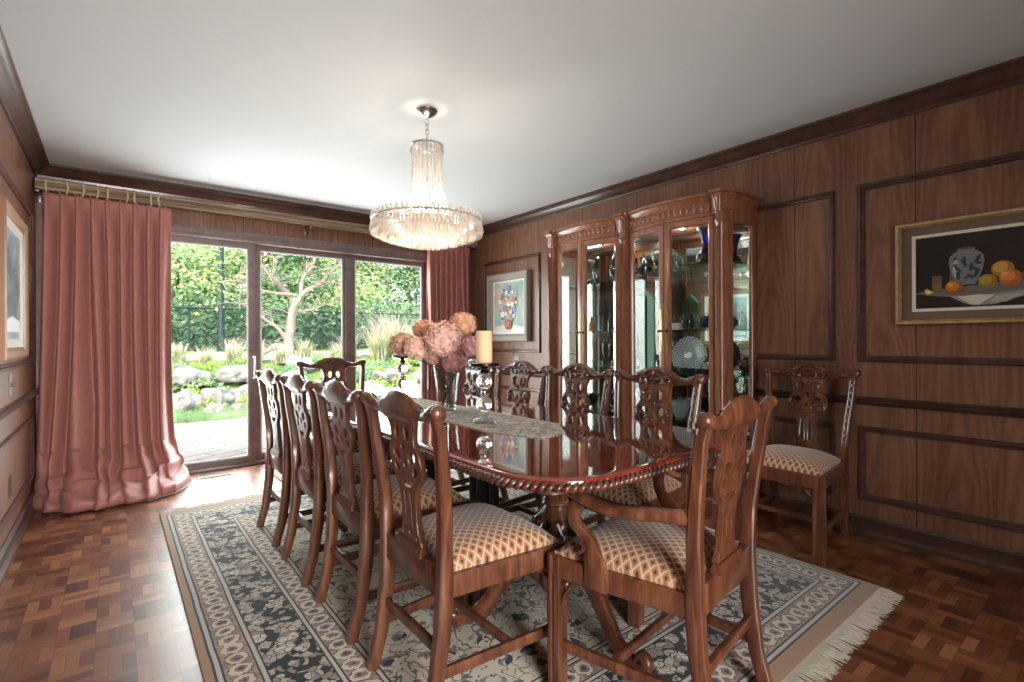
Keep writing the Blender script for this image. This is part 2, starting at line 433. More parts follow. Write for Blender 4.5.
def splat_carving():
    bm = B(); f = lambda x, z: Vector((x, rake(z)*.9+.010, z))
    for s in (-1, 1):
        for pts in ([(.030, .88), (.058, .868), (.052, .83), (.028, .815), (.014, .825)], [(.012, .79), (.045, .795), (.082, .785), (.092, .755), (.078, .742), (.066, .756), (.072, .768)],
                    [(.095, .74), (.086, .71), (.05, .705), (.026, .722), (.03, .742), (.042, .738)], [(.03, .66), (.034, .60), (.036, .55), (.055, .52)], [(.008, .66), (.008, .60), (.008, .54)]):
            tube(bm, catmull([f(s*x, z) for x, z in pts], 4), .0052, 6)
        ball(bm, f(s*.066, .757), .009, 8, 6); ball(bm, f(s*.040, .737), .008, 8, 6)
    return bm
def crest_bm(w):
    bm = B(); k = w/.235; pts, sz, N = [], [], 44
    top = [(0, .985), (.05, .981), (.09, .966), (.135, .942), (.165, .936), (.20, .948), (.235, .962), (.262, .956)]
    bot = [(0, .892), (.085, .888), (.11, .896), (.14, .902), (.18, .905), (.21, .912), (.235, .912), (.262, .922)]
    dep = [(0, .0145), (.09, .0145), (.16, .014), (.215, .019), (.262, .016)]
    for i in range(N+1):
        x = lerp(-.262, .262, i/N); a = abs(x); t, b = interp(top, a), interp(bot, a)
        zc = (t+b)/2; pts.append((x*k, rake(zc)-.002-.10*0*(a**2), zc)); sz.append(((t-b)/2, interp(dep, a)))
    sweep(bm, pts, sz, (0, 0, 1), ngon(12))
    for s in (-1, 1):                                                 # rolled ears
        ball(bm, (s*.252*k, rake(.94), .940), .022, 12, 8, (.75, 1.05, 1))
    return bm
def crest_carving(w):
    bm = B(); k = w/.235
    f = lambda x, z: Vector((x*k, rake(z)+.0165, z))
    for s in (-1, 1):
        for pts in ([(0, .972), (.03, .968), (.06, .952), (.085, .925), (.075, .905), (.055, .91), (.052, .925)], [(0, .945), (.025, .945), (.045, .925), (.03, .90)],
                    [(.095, .945), (.12, .928), (.15, .92), (.18, .922)], [(.205, .93), (.225, .952), (.25, .948), (.252, .926), (.232, .92), (.222, .932)]):
            tube(bm, catmull([f(s*x, z) for x, z in pts], 4), .0055, 6)
        for x, z in ((.02, .925), (.04, .905), (.062, .935), (.236, .936)): ball(bm, f(s*x, z), .009, 8, 6, (1, .7, 1))
        for j in range(4): ball(bm, f(s*(.10+.018*j), .946-.006*j), .0085, 6, 5, (1.3, .7, .6))
    ball(bm, f(0, .955), .014, 10, 6, (1, .6, 1.1)); ball(bm, f(0, .915), .011, 8, 6, (.8, .6, 1.5))
    return bm
def post_bm(s, wf, wt):
    bm = B(); zz = [0, .05, .12, .2, .28, .36, .43, .5, .6, .7, .8, .88, .925]
    pts = [(s*interp([(0, wf), (.44, wf+.008), (.93, wt)], z), rake(z), z) for z in zz]
    sz = [(interp([(0, .0165), (.4, .019), (.93, .0165)], z), interp([(0, .020), (.4, .024), (.6, .019), (.93, .014)], z)) for z in zz]
    sweep(bm, pts, sz, (1, 0, 0))
    return bm
def post_carving(s, wf, wt):
    bm = B()
    f = lambda z, dx=0: Vector((s*interp([(0, wf), (.44, wf+.008), (.93, wt)], z)+dx, rake(z)+.0175, z))
    for dx in (-.010, .010): tube(bm, [f(z, dx) for z in (.53, .6, .7, .8, .9)], .004, 6)
    for j in range(9): ball(bm, f(.55+.04*j), .0075, 6, 5, (.75, .6, 2.2))
    return bm
def seat_bm(wr, wf, y0, y1, z0, rise):
    bm = B(); NX, NY = 22, 22; rows = []
    def half(t): return lerp(wr, wf, t)
    def P(i, j, zf):
        u = -1+2*i/NX; t = j/NY; y = lerp(y0, y1, t); x = u*half(t)
        e = 1-abs(u)**3.2; q = 1-abs(2*t-1)**3.2
        # rounded corners
        if zf: return (x, y, z0+.006+rise*(max(e, 0)**.55)*(max(q, 0)**.55))
        return (x*.985, lerp(y, (y0+y1)/2, .012), z0-.012)
    top = [[bm.verts.new(P(i, j, 1)) for i in range(NX+1)] for j in range(NY+1)]
    bot = [[bm.verts.new(P(i, j, 0)) for i in range(NX+1)] for j in range(NY+1)]
    for g, fl in ((top, 0), (bot, 1)):
        for j in range(NY):
            for i in range(NX): bm.faces.new((g[j][i], g[j][i+1], g[j+1][i+1], g[j+1][i]))
    for j in range(NY):
        for i in (0, NX): bm.faces.new((top[j][i], top[j+1][i], bot[j+1][i], bot[j][i]))
    for i in range(NX):
        for j in (0, NY): bm.faces.new((top[j][i], top[j][i+1], bot[j][i+1], bot[j][i]))
    return bm
def make_chair(label, arm, loc, rotz, group=None):
    wf, wt, wr2, wft, dep = (.185, .232, .175, .245, .425) if not arm else (.195, .250, .19, .272, .44)
    t = thing('dining_armchair' if arm else 'dining_chair', label, 'chair', loc, rotz, group)
    c = meshobj('crest_rail', crest_bm(wt), M['chair'], t); meshobj('carving', crest_carving(wt), M['carve'], c)
    sp = meshobj('splat', splat_bm(), M['chair'], t, 12); meshobj('carving', splat_carving(), M['carve'], sp)
    for s in (-1, 1):
        p = meshobj('back_post', post_bm(s, wf, wt), M['chair'], t); meshobj('carving', post_carving(s, wf, wt), M['carve'], p)
    zs = .445
    # shoe under the splat
    bm = B(); bridge(bm, [[(x, .0+d-.012, z) for d, z in ((-.014, .0), (.02, .0), (.018, .012), (.008, .03), (-.008, .03))] for x in (-.085, .085)])
    for v in bm.verts: v.co.z += zs+.018
    meshobj('splat_shoe', bm, M['chair'], t)
    y1 = dep
    # rails
    bm = B(); box2(bm, (-wf, -.014, zs-.07), (wf, .014, zs+.022), .003); meshobj('seat_rail', bm, M['chair'], t)
    bm = B(); box2(bm, (-wft+.02, y1-.016, zs-.068), (wft-.02, y1+.016, zs), .004); meshobj('seat_rail', bm, M['chair'], t)
    for s in (-1, 1):
        bm = B(); sweep(bm, [(s*(wf+.006), .0, zs-.034), (s*(wft-.014), y1, zs-.034)], (.034, .014), (0, 0, 1)); meshobj('seat_rail', bm, M['chair'], t)
    meshobj('seat_cushion', seat_bm(wr2+.012, wft-.016, .016, y1-.002, zs+.006, .062), M['seat'], t, 60)
    for s in (-1, 1):
        bm = B(); x = s*(wft-.022)
        prof = [(1, .75), (.8, .8), (.75, 1), (.3, 1), (.22, .82), (-.22, .82), (-.3, 1), (-1, 1), (-1, -1), (1, -1), (1, -.3), (.84, -.22), (.84, .22), (1, .3)]
        sweep(bm, [(x, y1-.006, 0), (x, y1-.006, .02), (x, y1-.006, zs+.002)], (.0235, .0235), (1, 0, 0), [(px*(1 if s > 0 else -1), py) for px, py in prof])
        lg = meshobj('leg', bm, M['chair'], t, 20)
        bm = B()
        for dx, dy in ((-s, 0), (0, -1)):                             # pierced corner brackets
            o = Vector((x+dx*.022, y1-.006+dy*.022, zs-.068)); a = Vector((dx, dy, 0)); zv = Vector((0, 0, -1))
            pts = [o+a*.07, o+a*.045+zv*.012, o+a*.028+zv*.03, o+a*.014+zv*.05, o+zv*.085]
            sweep(bm, catmull(pts, 3), (.008, .006), (a.cross(zv)), CIR6)
            ball(bm, o+a*.016+zv*.018, .011, 8, 6)
        meshobj('bracket', bm, M['carve'], lg)
        bm = B(); yb = rake(.15)
        sweep(bm, [(s*wf, yb, .155), (s*(wft-.022), y1-.006, .155)], (.017, .009), (0, 0, 1)); meshobj('stretcher', bm, M['chair'], t)
    xm = lerp(wf, wft-.022, .58); ym = lerp(rake(.15), y1, .58)
    bm = B(); box2(bm, (-xm, ym-.010, .143), (xm, ym+.010, .170), .003); meshobj('stretcher', bm, M['chair'], t)
    bm = B(); box2(bm, (-wf, rake(.24)-.009, .205), (wf, rake(.24)+.009, .238), .003); meshobj('stretcher', bm, M['chair'], t)
    if arm:
        for s in (-1, 1):
            bm = B()
            x0 = interp([(0, wf), (.44, wf+.008), (.93, wt)], .655)
            P = catmull([(s*(x0-.002), rake(.655)+.01, .662), (s*(x0+.030), .09, .660), (s*(x0+.058), .18, .652), (s*(x0+.060), .27, .655), (s*(x0+.05), .335, .668), (s*(x0+.05), .372, .668), (s*(x0+.05), .388, .652), (s*(x0+.05), .376, .638), (s*(x0+.05), .362, .645)], 6)
            n = len(P)-1
            sweep(bm, P, [(interp([(0, .017), (.35, .027), (.6, .024), (.78, .019), (1, .017)], i/n), interp([(0, .022), (.5, .017), (.72, .014), (1, .006)], i/n)) for i in range(n+1)], (1, 0, 0), ngon(10))
            am = meshobj('arm', bm, M['chair'], t)
            bm = B()
            for sg in (-1, 1): lathe_x(bm, (s*(x0+.05)+sg*.019, .368, .653), .012, .005)
            meshobj('scroll', bm, M['carve'], am)
            bm = B()
            xs = lerp(wf+.006, wft-.014, .68)+.015
            P = catmull([(s*(x0+.052), .325, .652), (s*(x0+.05), .345, .62), (s*(x0+.046), .345, .575), (s*(x0+.03), .315, .535), (s*(xs+.01), .285, .49), (s*xs, .28, .44), (s*xs, .28, .385)], 5)
            n = len(P)-1
            sweep(bm, P, [(interp([(0, .015), (.5, .014), (.75, .014), (1, .012)], i/n), interp([(0, .019), (.4, .017), (.62, .026), (.8, .036), (1, .040)], i/n)) for i in range(n+1)], (1, 0, 0))
            su = meshobj('arm_support', bm, M['chair'], t)
            bm = B()
            tube(bm, catmull([(s*(x0+.035)+s*.016, .352, .57), (s*(x0+.03)+s*.016, .33, .535), (s*(xs+.012)+s*.016, .305, .51), (s*(xs+.01)+s*.014, .325, .49)], 5), .006, 6)
            meshobj('carving', bm, M['carve'], su)
    return t
def lathe_x(bm, c, r, h):
    loops = [[(c[0]+dx, c[1]+rr*cos(a), c[2]+rr*sin(a)) for a in (2*PI*i/12 for i in range(12))] for dx, rr in ((-h, r*.9), (h, r*.6))]
    bridge(bm, loops)

G = 'dining chairs along the table'
side = make_chair('dark mahogany dining chair nearest the two scrolled armrests, in the row on the bare-floor side', False, (.752, 1.455, .012), -PI/2, G)
side.scale = (1, 1, .98)
for y, lab in ((2.018, 'dark dining chair second from the scroll-armed chair, in the bare-floor row'),
               (2.580, 'dark dining chair third from the scroll-armed chair, in the bare-floor row'),
               (3.140, 'dark dining chair nearest the sliding door, last of the bare-floor row')):
    dup(side, lab, (.752, y, .012), -PI/2+random.uniform(-.012, .012), G)
for y, rz, lab in ((1.497, 0, 'carved mahogany dining chair before the cabinet pair of doors with the pale green obelisk'),
               (2.03, .01, 'carved mahogany dining chair before the cabinet pair of doors with the teal vases'),
               (2.545, .02, 'carved mahogany dining chair right behind the tip of the candle plate, below the flower picture'),
               (3.095, .0, 'carved mahogany dining chair mostly hidden behind the candle stand and hydrangeas')):
    dup(side, lab, (2.06, y, .012), PI/2+rz, G, (1, 1, 1))
dup(side, 'spare carved mahogany dining chair standing alone against the panelled wall under the still life', (3.185, 1.225, 0), PI/2, None, (1, 1, 1))
armc = make_chair('mahogany armchair with scrolled arms at the near end of the table', True, (1.42, .775, .012), math.radians(8), 'host armchairs')
armc.scale = (1, 1, .975)
dup(armc, 'mahogany armchair at the window end of the table, seen through the row of chairs', (1.40, 4.06, .012), PI, 'host armchairs', (1, 1, 1))

# ---------------------------------------------------------------- dining table
def table_mat():
    t = NT('polished flame mahogany'); x, y, z = t.sep(t.coord())
    v = t.comb(t.math('MULTIPLY', x, 9), t.math('MULTIPLY', y, 1.3), 0)
    a = t.noise(v, 1.6, 5, .6, 1.0)
    c = t.ramp(a, [(.28, '36120b'), (.48, '5e2417'), (.66, '7a3925'), (.85, '925236')])
    # cross-banded border with a light stringing line
    ax = t.math('SUBTRACT', .52, t.math('ABSOLUTE', x)); ay = t.math('SUBTRACT', 1.385, t.math('ABSOLUTE', y))
    d = t.math('MINIMUM', ax, ay)
    line = t.math('MULTIPLY', t.math('GREATER_THAN', d, .112), t.math('LESS_THAN', d, .119))
    band = t.math('LESS_THAN', d, .112)
    c = t.mix(t.math('MULTIPLY', band, .5), c, '6a2414'); c = t.mix(t.math('MULTIPLY', line, .3), c, 'a8744a')
    return t.fin(t.principled(c, .055, 0, .6, coat=1.0, coat_rough=.03))
M['table'] = table_mat()
TX, TY, TW, TL, TR = 1.36, 2.285, .52, 1.385, .24
def rrect(w, l, r, n=8):
    o = []
    for cx, cy, a0 in ((w-r, l-r, 0), (-(w-r), l-r, PI/2), (-(w-r), -(l-r), PI), (w-r, -(l-r), 1.5*PI)):
        o += [(cx+r*cos(a0+PI/2*i/n), cy+r*sin(a0+PI/2*i/n)) for i in range(n+1)]
    return o
tab = thing('dining_table', 'long polished mahogany double-pedestal dining table with roped rim', 'table', (TX, TY, .012))
bm = B()
loops = []
for ins, z in ((.012, .728), (.0, .730), (.0, .7445), (.004, .7505), (.010, .753), (.013, .7532), (.030, .7532)):
    loops.append([(x, y, z) for x, y in rrect(TW-ins, TL-ins, TR-ins)])
bridge(bm, loops); meshobj('tabletop', bm, M['table'], tab, 50)
per = rrect(TW+.002, TL+.002, TR, 14)
acc = [0.0]
for i in range(len(per)):
    a, b = per[i], per[(i+1) % len(per)]; acc.append(acc[-1]+math.dist(a, b))
def along(s):
    for i in range(len(per)):
        if acc[i+1] >= s:
            f = (s-acc[i])/max(acc[i+1]-acc[i], 1e-6); a, b = per[i], per[(i+1) % len(per)]
            return Vector((lerp(a[0], b[0], f), lerp(a[1], b[1], f), 0)), Vector((b[0]-a[0], b[1]-a[1], 0)).normalized()
bm = B(); nb = 340
for i in range(nb):                                                  # slanting reeds of the gadrooned edge
    p, tg = along(acc[-1]*(i+.5)/nb); nrm = Vector((tg.y, -tg.x, 0))
    a = p+tg*.012+Vector((0, 0, .742)); b = p-tg*.012+Vector((0, 0, .720))
    mid = (a+b)/2+nrm*.010
    tube(bm, [a-nrm*.006, a*.5+mid*.5+nrm*.004, mid, b*.5+mid*.5+nrm*.004, b-nrm*.006], [.004, .0074, .0084, .0074, .004], 6)
meshobj('rope_rim', bm, M['carve'], tab, 60)
bm = B(); bridge(bm, [[(x, y, z) for x, y in rrect(TW-i, TL-i, TR)] for i, z in ((.02, .712), (.008, .714), (.012, .73))]); meshobj('rim_bed', bm, M['carve'], tab)
bm = B(); bridge(bm, [[(x, y, z) for x, y in rrect(TW-.13, TL-.15, .06)] for z in (.672, .714)]); meshobj('apron', bm, M['trim'], tab)
def pedestal(y0, sg):
    bm = B()
    lathe(bm, [(.10, .672), (.10, .655), (.07, .645), (.055, .63), (.052, .60), (.066, .575), (.070, .55), (.060, .53), (.050, .51), (.058, .50), (.062, .49), (.052, .48), (.060, .46), (.085, .43), (.098, .39), (.094, .35), (.074, .32), (.062, .305), (.075, .295), (.080, .28), (.068, .27), (.072, .25), (.080, .22), (.078, .18), (.06, .15), (.03, .13)], (0, y0, 0), 28)
    p = meshobj('pedestal', bm, M['chair'], tab)
    bm = B(); bm2 = B()
    for i in range(14):
        a = 2*PI*i/14
        tube(bm, [(r*cos(a), y0+r*sin(a), z) for r, z in ((.06, .455), (.086, .43), (.10, .39), (.096, .35), (.076, .32))], [.004, .011, .014, .011, .004], 6)
        tube(bm2, [(r*cos(a), y0+r*sin(a), z) for r, z in ((.054, .605), (.068, .575), (.071, .55), (.06, .53))], [.003, .008, .008, .003], 6)
    meshobj('fluting', bm, M['carve'], p); meshobj('leaf_carving', bm2, M['carve'], p)
    for q in (142, 270, 38):                                          # tripod of scrolled legs
        a = math.radians(q)*sg; d = Vector((cos(a), sin(a), 0)); o = Vector((0, y0, 0)); n = Vector((-d.y, d.x, 0))
        bm = B()
        P = catmull([o+d*.05+Vector((0, 0, .20)), o+d*.11+Vector((0, 0, .245)), o+d*.18+Vector((0, 0, .225)), o+d*.235+Vector((0, 0, .155)), o+d*.29+Vector((0, 0, .078)), o+d*.35+Vector((0, 0, .042)), o+d*.40+Vector((0, 0, .040)), o+d*.42+Vector((0, 0, .062)), o+d*.40+Vector((0, 0, .082)), o+d*.385+Vector((0, 0, .066))], 6)
        m = len(P)-1
        sweep(bm, P, [(interp([(0, .030), (.4, .026), (.75, .022), (1, .024)], i/m), interp([(0, .042), (.35, .034), (.62, .027), (.8, .022), (1, .010)], i/m)) for i in range(m+1)], n, ngon(10))
        ball(bm, o+d*.39+Vector((0, 0, .022)), .022, 12, 8)
        lg = meshobj('leg', bm, M['chair'], p)
        bm = B()
        for j in range(5): ball(bm, o+d*(.10+.03*j)+Vector((0, 0, .262-.010*j-.006*j*j)), .018-.001*j, 8, 6, (1.2, 1.2, .7))
        meshobj('carving', bm, M['carve'], lg)
pedestal(-.86, 1); pedestal(.86, -1)
for x in (-.036, .036):
    for y in (-.365, .145):
        bm = B(); box2(bm, (x-.03, y-.03, 0), (x+.03, y+.03, .675), .004); meshobj('leg', bm, M['black'], tab)['label'] = 'black square centre leg'
# ---------------------------------------------------------------- china cabinet
CY0, CY1, CYM, CX = 1.60, 3.235, 2.415, 2.97
cab = thing('china_cabinet', 'tall walnut china cabinet with glazed doors, carved frieze and mirrored back', 'cabinet', (0, 0, 0))
W_ = XR-.012
def bowx(y):                                                          # front line of the bowed sections
    for a, b in ((CY0+.09, CYM-.045), (CYM+.045, CY1-.09)):
        if a <= y <= b:
            u = (y-a)/(b-a)*2-1; return CX+.045-.06*(1-u*u)
    return CX+.03
def plan(out, n=10):
    """outline of the cabinet in plan, pushed out by `out`"""
    pts = [(W_, CY0-out), (CX+.05, CY0-out), (CX-out, CY0+.02-out*.4), (CX-out, CY0+.085)]
    for a, b in ((CY0+.09, CYM-.045), (CYM+.045, CY1-.09)):
        pts += [(bowx(lerp(a, b, i/n))-out, lerp(a, b, i/n)) for i in range(n+1)]
        if a < CYM: pts += [(CX-out, CYM-.04), (CX-out, CYM+.04)]
    pts += [(CX-out, CY1-.085), (CX-out, CY1-.02+out*.4), (CX+.05, CY1+out), (W_, CY1+out)]
    return pts
def slab(name, zs, mat):
    bm = B(); bridge(bm, [[(x, y, z) for x, y in plan(o)] for o, z in zs]); return meshobj(name, bm, mat, cab, 35)
slab('plinth', [(.02, 0), (.02, .10), (.005, .115), (.005, .20), (.025, .215), (.025, .24), (.0, .255), (-.01, .262)], M['cab'])
slab('cornice', [(-.012, 1.925), (.0, 1.93), (.0, 1.945), (.008, 1.952), (.004, 1.965), (.006, 2.015), (.02, 2.03), (.028, 2.045), (.045, 2.052), (.045, 2.068), (.03, 2.075)], M['cab'])
for a, b in ((CY0+.10, CYM-.06), (CYM+.06, CY1-.10)):                 # carved leaf frieze
    bm = B(); n = 15
    for i in range(n):
        y = lerp(a, b, (i+.5)/n); x = bowx(y)-.006
        ball(bm, (x, y, 1.985), .019, 8, 6, (.45, .75, 1.25)); ball(bm, (x+.001, y+.5*(b-a)/n, 2.002), .012, 6, 5, (.5, .8, 1))
        ball(bm, (x+.001, y+.5*(b-a)/n, 1.970), .010, 6, 5, (.5, .8, 1))
    meshobj('carved_frieze', bm, M['cab'], cab)
for y in (CY0+.045, CYM, CY1-.045):
    bm = B(); w = .040
    xf = CX+.03
    lathe(bm, [(w*.62, .262), (w*1.0, .262), (w*1.0, .33), (w*.8, .345), (w*.7, .36), (w*.7, 1.86), (w*.85, 1.875), (w, 1.885), (w*.8, 1.90), (w*.85, 1.93)], (xf, y, 0), 18)
    box2(bm, (xf, y-w*.95, .262), (xf+.05, y+w*.95, 1.93), .003)
    p = meshobj('pilaster', bm, M['cab'], cab)
    bm = B()
    for i in range(7):
        a = PI/2+PI*(i+.5)/7; tube(bm, [(xf+.031*cos(a), y+.031*sin(a), z) for z in (.37, 1.1, 1.85)], .0045, 5)
    meshobj('reeding', bm, M['cab'], p)
    bm = B()
    for i in range(7):
        a = PI/2+PI*(i+.5)/7
        tube(bm, [(xf+r*cos(a), y+r*sin(a), z) for r, z in ((.033, 1.935), (.037, 1.97), (.043, 2.01), (.051, 2.03), (.050, 2.018))], [.006, .010, .010, .008, .004], 6)
    lathe(bm, [(.03, 1.93), (.033, 1.99), (.044, 2.03), (.058, 2.045), (.062, 2.07), (.055, 2.08)], (xf, y, 0), 18)
    meshobj('capital', bm, M['cab'], p)
# carcass: back, bottom, top, side frames, mirror
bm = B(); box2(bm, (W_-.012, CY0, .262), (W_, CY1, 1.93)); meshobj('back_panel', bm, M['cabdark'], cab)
bm = B(); box2(bm, (W_-.018, CY0+.03, .30), (W_-.0125, CY1-.03, 1.90)); meshobj('mirror_back', bm, M['mirror'], cab, 0)
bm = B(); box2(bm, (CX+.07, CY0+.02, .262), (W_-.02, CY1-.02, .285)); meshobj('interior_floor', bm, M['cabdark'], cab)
for y in (CY0+.012, CY1-.012):
    bm = B(); frame_molding(bm, (CX+.05, W_-.012, .262, 1.93), [(0, -.012), (0, .012), (.045, .012), (.050, .006), (.050, -.006), (.045, -.012)], lambda u, v, h: (u, y+h, v))
    f = meshobj('side_frame', bm, M['cab'], cab)
    bm = B(); box2(bm, (CX+.098, y-.002, .31), (W_-.06, y+.002, 1.882)); meshobj('side_glass', bm, M['cabpane'], f, 0)
SEC = [(CY0+.09, CYM-.045), (CYM+.045, CY1-.09)]
for si, (a, b) in enumerate(SEC):
    m = (a+b)/2
    for (p, q) in ((a, m-.002), (m+.002, b)):
        P, Q = Vector((bowx(p)+.004, p, 0)), Vector((bowx(q)+.004, q, 0)); L = (Q-P).length; d = (Q-P)/L; nn = Vector((-d.y, d.x, 0))
        if nn.x > 0: nn = -nn
        fn = lambda u, v, h: tuple(P+d*u+nn*h+Vector((0, 0, v)))
        bm = B(); frame_molding(bm, (0, L, .265, 1.925), [(0, -.012), (0, .010), (.008, .013), (.04, .012), (.045, .006), (.045, -.008), (.04, -.012)], fn)
        o = meshobj('door', bm, M['cab'], cab)
        bm = B(); extrude_poly(bm, [(.043, .308), (L-.043, .308), (L-.043, 1.882), (.043, 1.882)], fn, -.002, .001); meshobj('glass_pane', bm, M['cabpane'], o, 0)
        # brass plate with bail and keyhole on the meeting stile
        uu = L-.022 if q < m+.001 and p == a else .022
        pl = [(p_.x, p_.y) for p_ in catmull([(0, -.155, 0), (.007, -.13, 0), (.004, -.11, 0), (.010, -.08, 0), (.008, -.04, 0), (.012, 0, 0), (.008, .04, 0), (.010, .08, 0), (.004, .11, 0), (.007, .13, 0), (0, .155, 0)], 2)]
        pl += [(-x, z) for x, z in reversed(pl[1:-1])]
        bm = pierced(pl, [ell(0, .08, .0045, .022, 10), ell(0, -.08, .0045, .022, 10), ell(0, .13, .003, .007, 8), ell(0, -.13, .003, .007, 8)], .0015, .0005, lambda x, z, y: fn(uu+x, 1.19+z, .014+y), 'plate')
        h = meshobj('handle', bm, M['brass'], o, 20); h['label'] = 'pierced brass door plate'
        bm = B(); ball(bm, fn(uu, 1.19, .028), .011, 10, 8); tube(bm, [fn(uu, 1.19, .014), fn(uu, 1.19, .028)], .005, 8); meshobj('knob', bm, M['black'], h)
for (a, b) in SEC:                                                   # small display lamps under the cabinet top
    bm = B(); lathe(bm, [(.002, 1.925), (.035, 1.925), (.033, 1.915), (.002, 1.913)], (CX+.20, (a+b)/2, 0), 16); meshobj('display_lamp', bm, M['chrome'], cab)
SH = [1.59, 1.20, .885, .575]
for (a, b) in SEC:
    for z in SH:
        near = a < CYM-.5
        if z > 1.5 and near: z = 1.642
        bm = B(); box2(bm, (CX+(.135 if near and 1 < z < 1.4 else .075), a-.035, z-.008), (W_-.022, b+.035, z), .001); meshobj('shelf', bm, M['shelfglass'], cab, 0)

# ---------------------------------------------------------------- things in the cabinet
BLK = plain('dark glazed ware', '23282e', .15); GRY = plain('grey stoneware', '777b80', .3); WHT = plain('white china', 'e4e2dc', .25)
GOLD = plain('amber glass', 'b87a2a', .2); NAVY = plain('navy glaze', '1d2a60', .15)
def lobj(name, prof, mat, label, cat, loc, n=28, group=None, wall=.004, solid=False):
    bm = B()
    if solid: lathe(bm, prof, (0, 0, 0), n)
    else:
        inner = [(max(r-wall, .001), z+wall*.6) for r, z in prof[1:]][::-1]; inner[0] = (inner[0][0], prof[-1][1])
        lathe(bm, prof+inner+[(.001, prof[0][1]+wall)], (0, 0, 0), n)
    o = meshobj(name, bm, mat, None, 50, loc); return tag(o, label, cat, group)
zt, zm, zl, zb = [z+.001 for z in SH]; zn = 1.643
vp = [(.002, 0), (.040, 0), (.052, .02), (.055, .05), (.042, .08), (.022, .10), (.020, .14), (.030, .19), (.055, .25)]
lobj('vase', vp, M['blueglass'], 'cobalt blue vase with flared clear neck on the top shelf by the near corner', 'vase', (3.16, 1.845, zn))
for y, l in ((2.645, 'teal glass vase on the top shelf next to the cabinet centre post'), (2.83, 'teal glass vase on the top shelf behind the brass door plates')):
    bm = B(); P = catmull([(0, 0, 0), (.012, 0, .05), (-.01, 0, .11), (.012, 0, .17), (.03, 0, .225), (.05, 0, .235)], 4)
    sweep(bm, P, [(interp([(0, .048), (.3, .028), (.7, .016), (1, .008)], i/20), interp([(0, .035), (.5, .022), (1, .008)], i/20)) for i in range(21)], (0, 1, 0), ngon(12))
    tag(meshobj('vase', bm, M['tealglass'], None, 50, (3.15, y, zt)), l, 'vase')
bm = B(); ico(bm, (0, 0, .035), .035, 2, (.8, 1, 1)); tube(bm, [(0, 0, .065), (.01, .01, .085)], .008, 6); tag(meshobj('paperweight', bm, BLK, None, 60, (3.18, 2.96, zt)), 'small dark round jar on the top shelf at the far end', 'jar')
def bowl(loc, r, h, mat, label, cat='bowl', ng=None):
    return lobj('bowl', [(.002, 0), (r*.45, 0), (r*.5, h*.08), (r*.85, h*.5), (r, h)], mat, label, cat, loc, 28, ng)
cb = bowl((3.20, 2.20, zn), .095, .14, M['clearglass'], 'cut crystal bowl on the top shelf of the near half')
bm = B()
for j in range(5):
    for i in range(16):
        a = 2*PI*(i+.5*(j % 2))/16; r = .095*interp([(0, .5), (.5, .85), (1, 1)], (j+.5)/5)
        ico(bm, (r*cos(a), r*sin(a), .15*(j+.5)/5), .012, 1, (1, 1, 1.2))
meshobj('cut_facets', bm, M['clearglass'], cb)
bm = B(); lathe(bm, [(.002, 0), (.055, 0), (.06, .03), (.02, .05), (.012, .09), (.002, .13)], (0, 0, 0), 20); tag(meshobj('decanter', bm, M['tealglass'], None, 50, (3.12, 2.315, zn)), 'squat green glass bottle on the top shelf beside the crystal bowl', 'bottle')
# pale green obelisk: tall slab with a pointed top
bm = B(); P = [(-.07, .09), (-.07, .535), (0, .605), (.07, .535), (.07, .09), (.045, .0), (-.045, .0)]
extrude_poly(bm, P, lambda u, v, h: (h, u, v), -.022, .022)
ob = tag(meshobj('glass_obelisk', bm, M['greenglass'], None, 0, (3.072, 2.25, .885+.001)), 'tall pale green glass obelisk standing in the near half of the cabinet', 'sculpture')
bm = B(); extrude_poly(bm, [(-.009, .02), (-.009, .54), (0, .58), (.009, .54), (.009, .02)], lambda u, v, h: (h, u, v), -.024, .024); meshobj('core', bm, M['tealglass'], ob, 0)
for y, x, l in ((1.985, 3.17, 'dark ribbed glass sphere with clear lobes on the middle shelf'), (1.855, 3.18, 'dark navy glass sphere with a clear rim on the middle shelf')):
    bm = B(); ball(bm, (0, 0, .058), .058, 18, 12)
    o = tag(meshobj('glass_sphere', bm, M['clearglass'], None, 60, (x, y, zm)), l, 'glass ball')
    bm = B()
    if x < 3.175:
        for i in range(8): a = 2*PI*i/8; ball(bm, (.03*cos(a), .03*sin(a), .058), .028, 8, 8, (.5, .5, 1.7))
    else: ball(bm, (0, 0, .052), .042, 14, 10)
    meshobj('coloured_core', bm, NAVY if x > 3.175 else BLK, o)
bm = B(); box2(bm, (-.03, -.045, 0), (.03, .045, .05), .008); tag(meshobj('trinket_box', bm, WHT, None, 40, (3.20, 2.10, zm)), 'small white china box on the middle shelf beside the obelisk', 'box')
for y, m, s, l in ((2.86, GOLD, .11, 'amber figurine bottle on the middle shelf with dark foot'), (2.755, M['clearglass'], .10, 'clear glass figurine on the middle shelf'), (2.65, BLK, .13, 'dark long-necked figurine on the middle shelf beside the centre post')):
    bm = B(); lathe(bm, [(.002, 0), (.026, 0), (.028, .2*s), (.020, .35*s), (.026, .55*s), (.012, .75*s), (.010, .85*s), (.016, .93*s), (.004, s)], (0, 0, 0), 16)
    o = tag(meshobj('figurine', bm, m, None, 50, (3.13, y, zm)), l, 'figurine')
    bm = B(); ball(bm, (0, 0, s*1.0), .013, 10, 8); tube(bm, [(0, .01, s*.7), (.0, .032, s*.55), (0, .028, s*.35)], .005, 6); meshobj('head', bm, m, o)
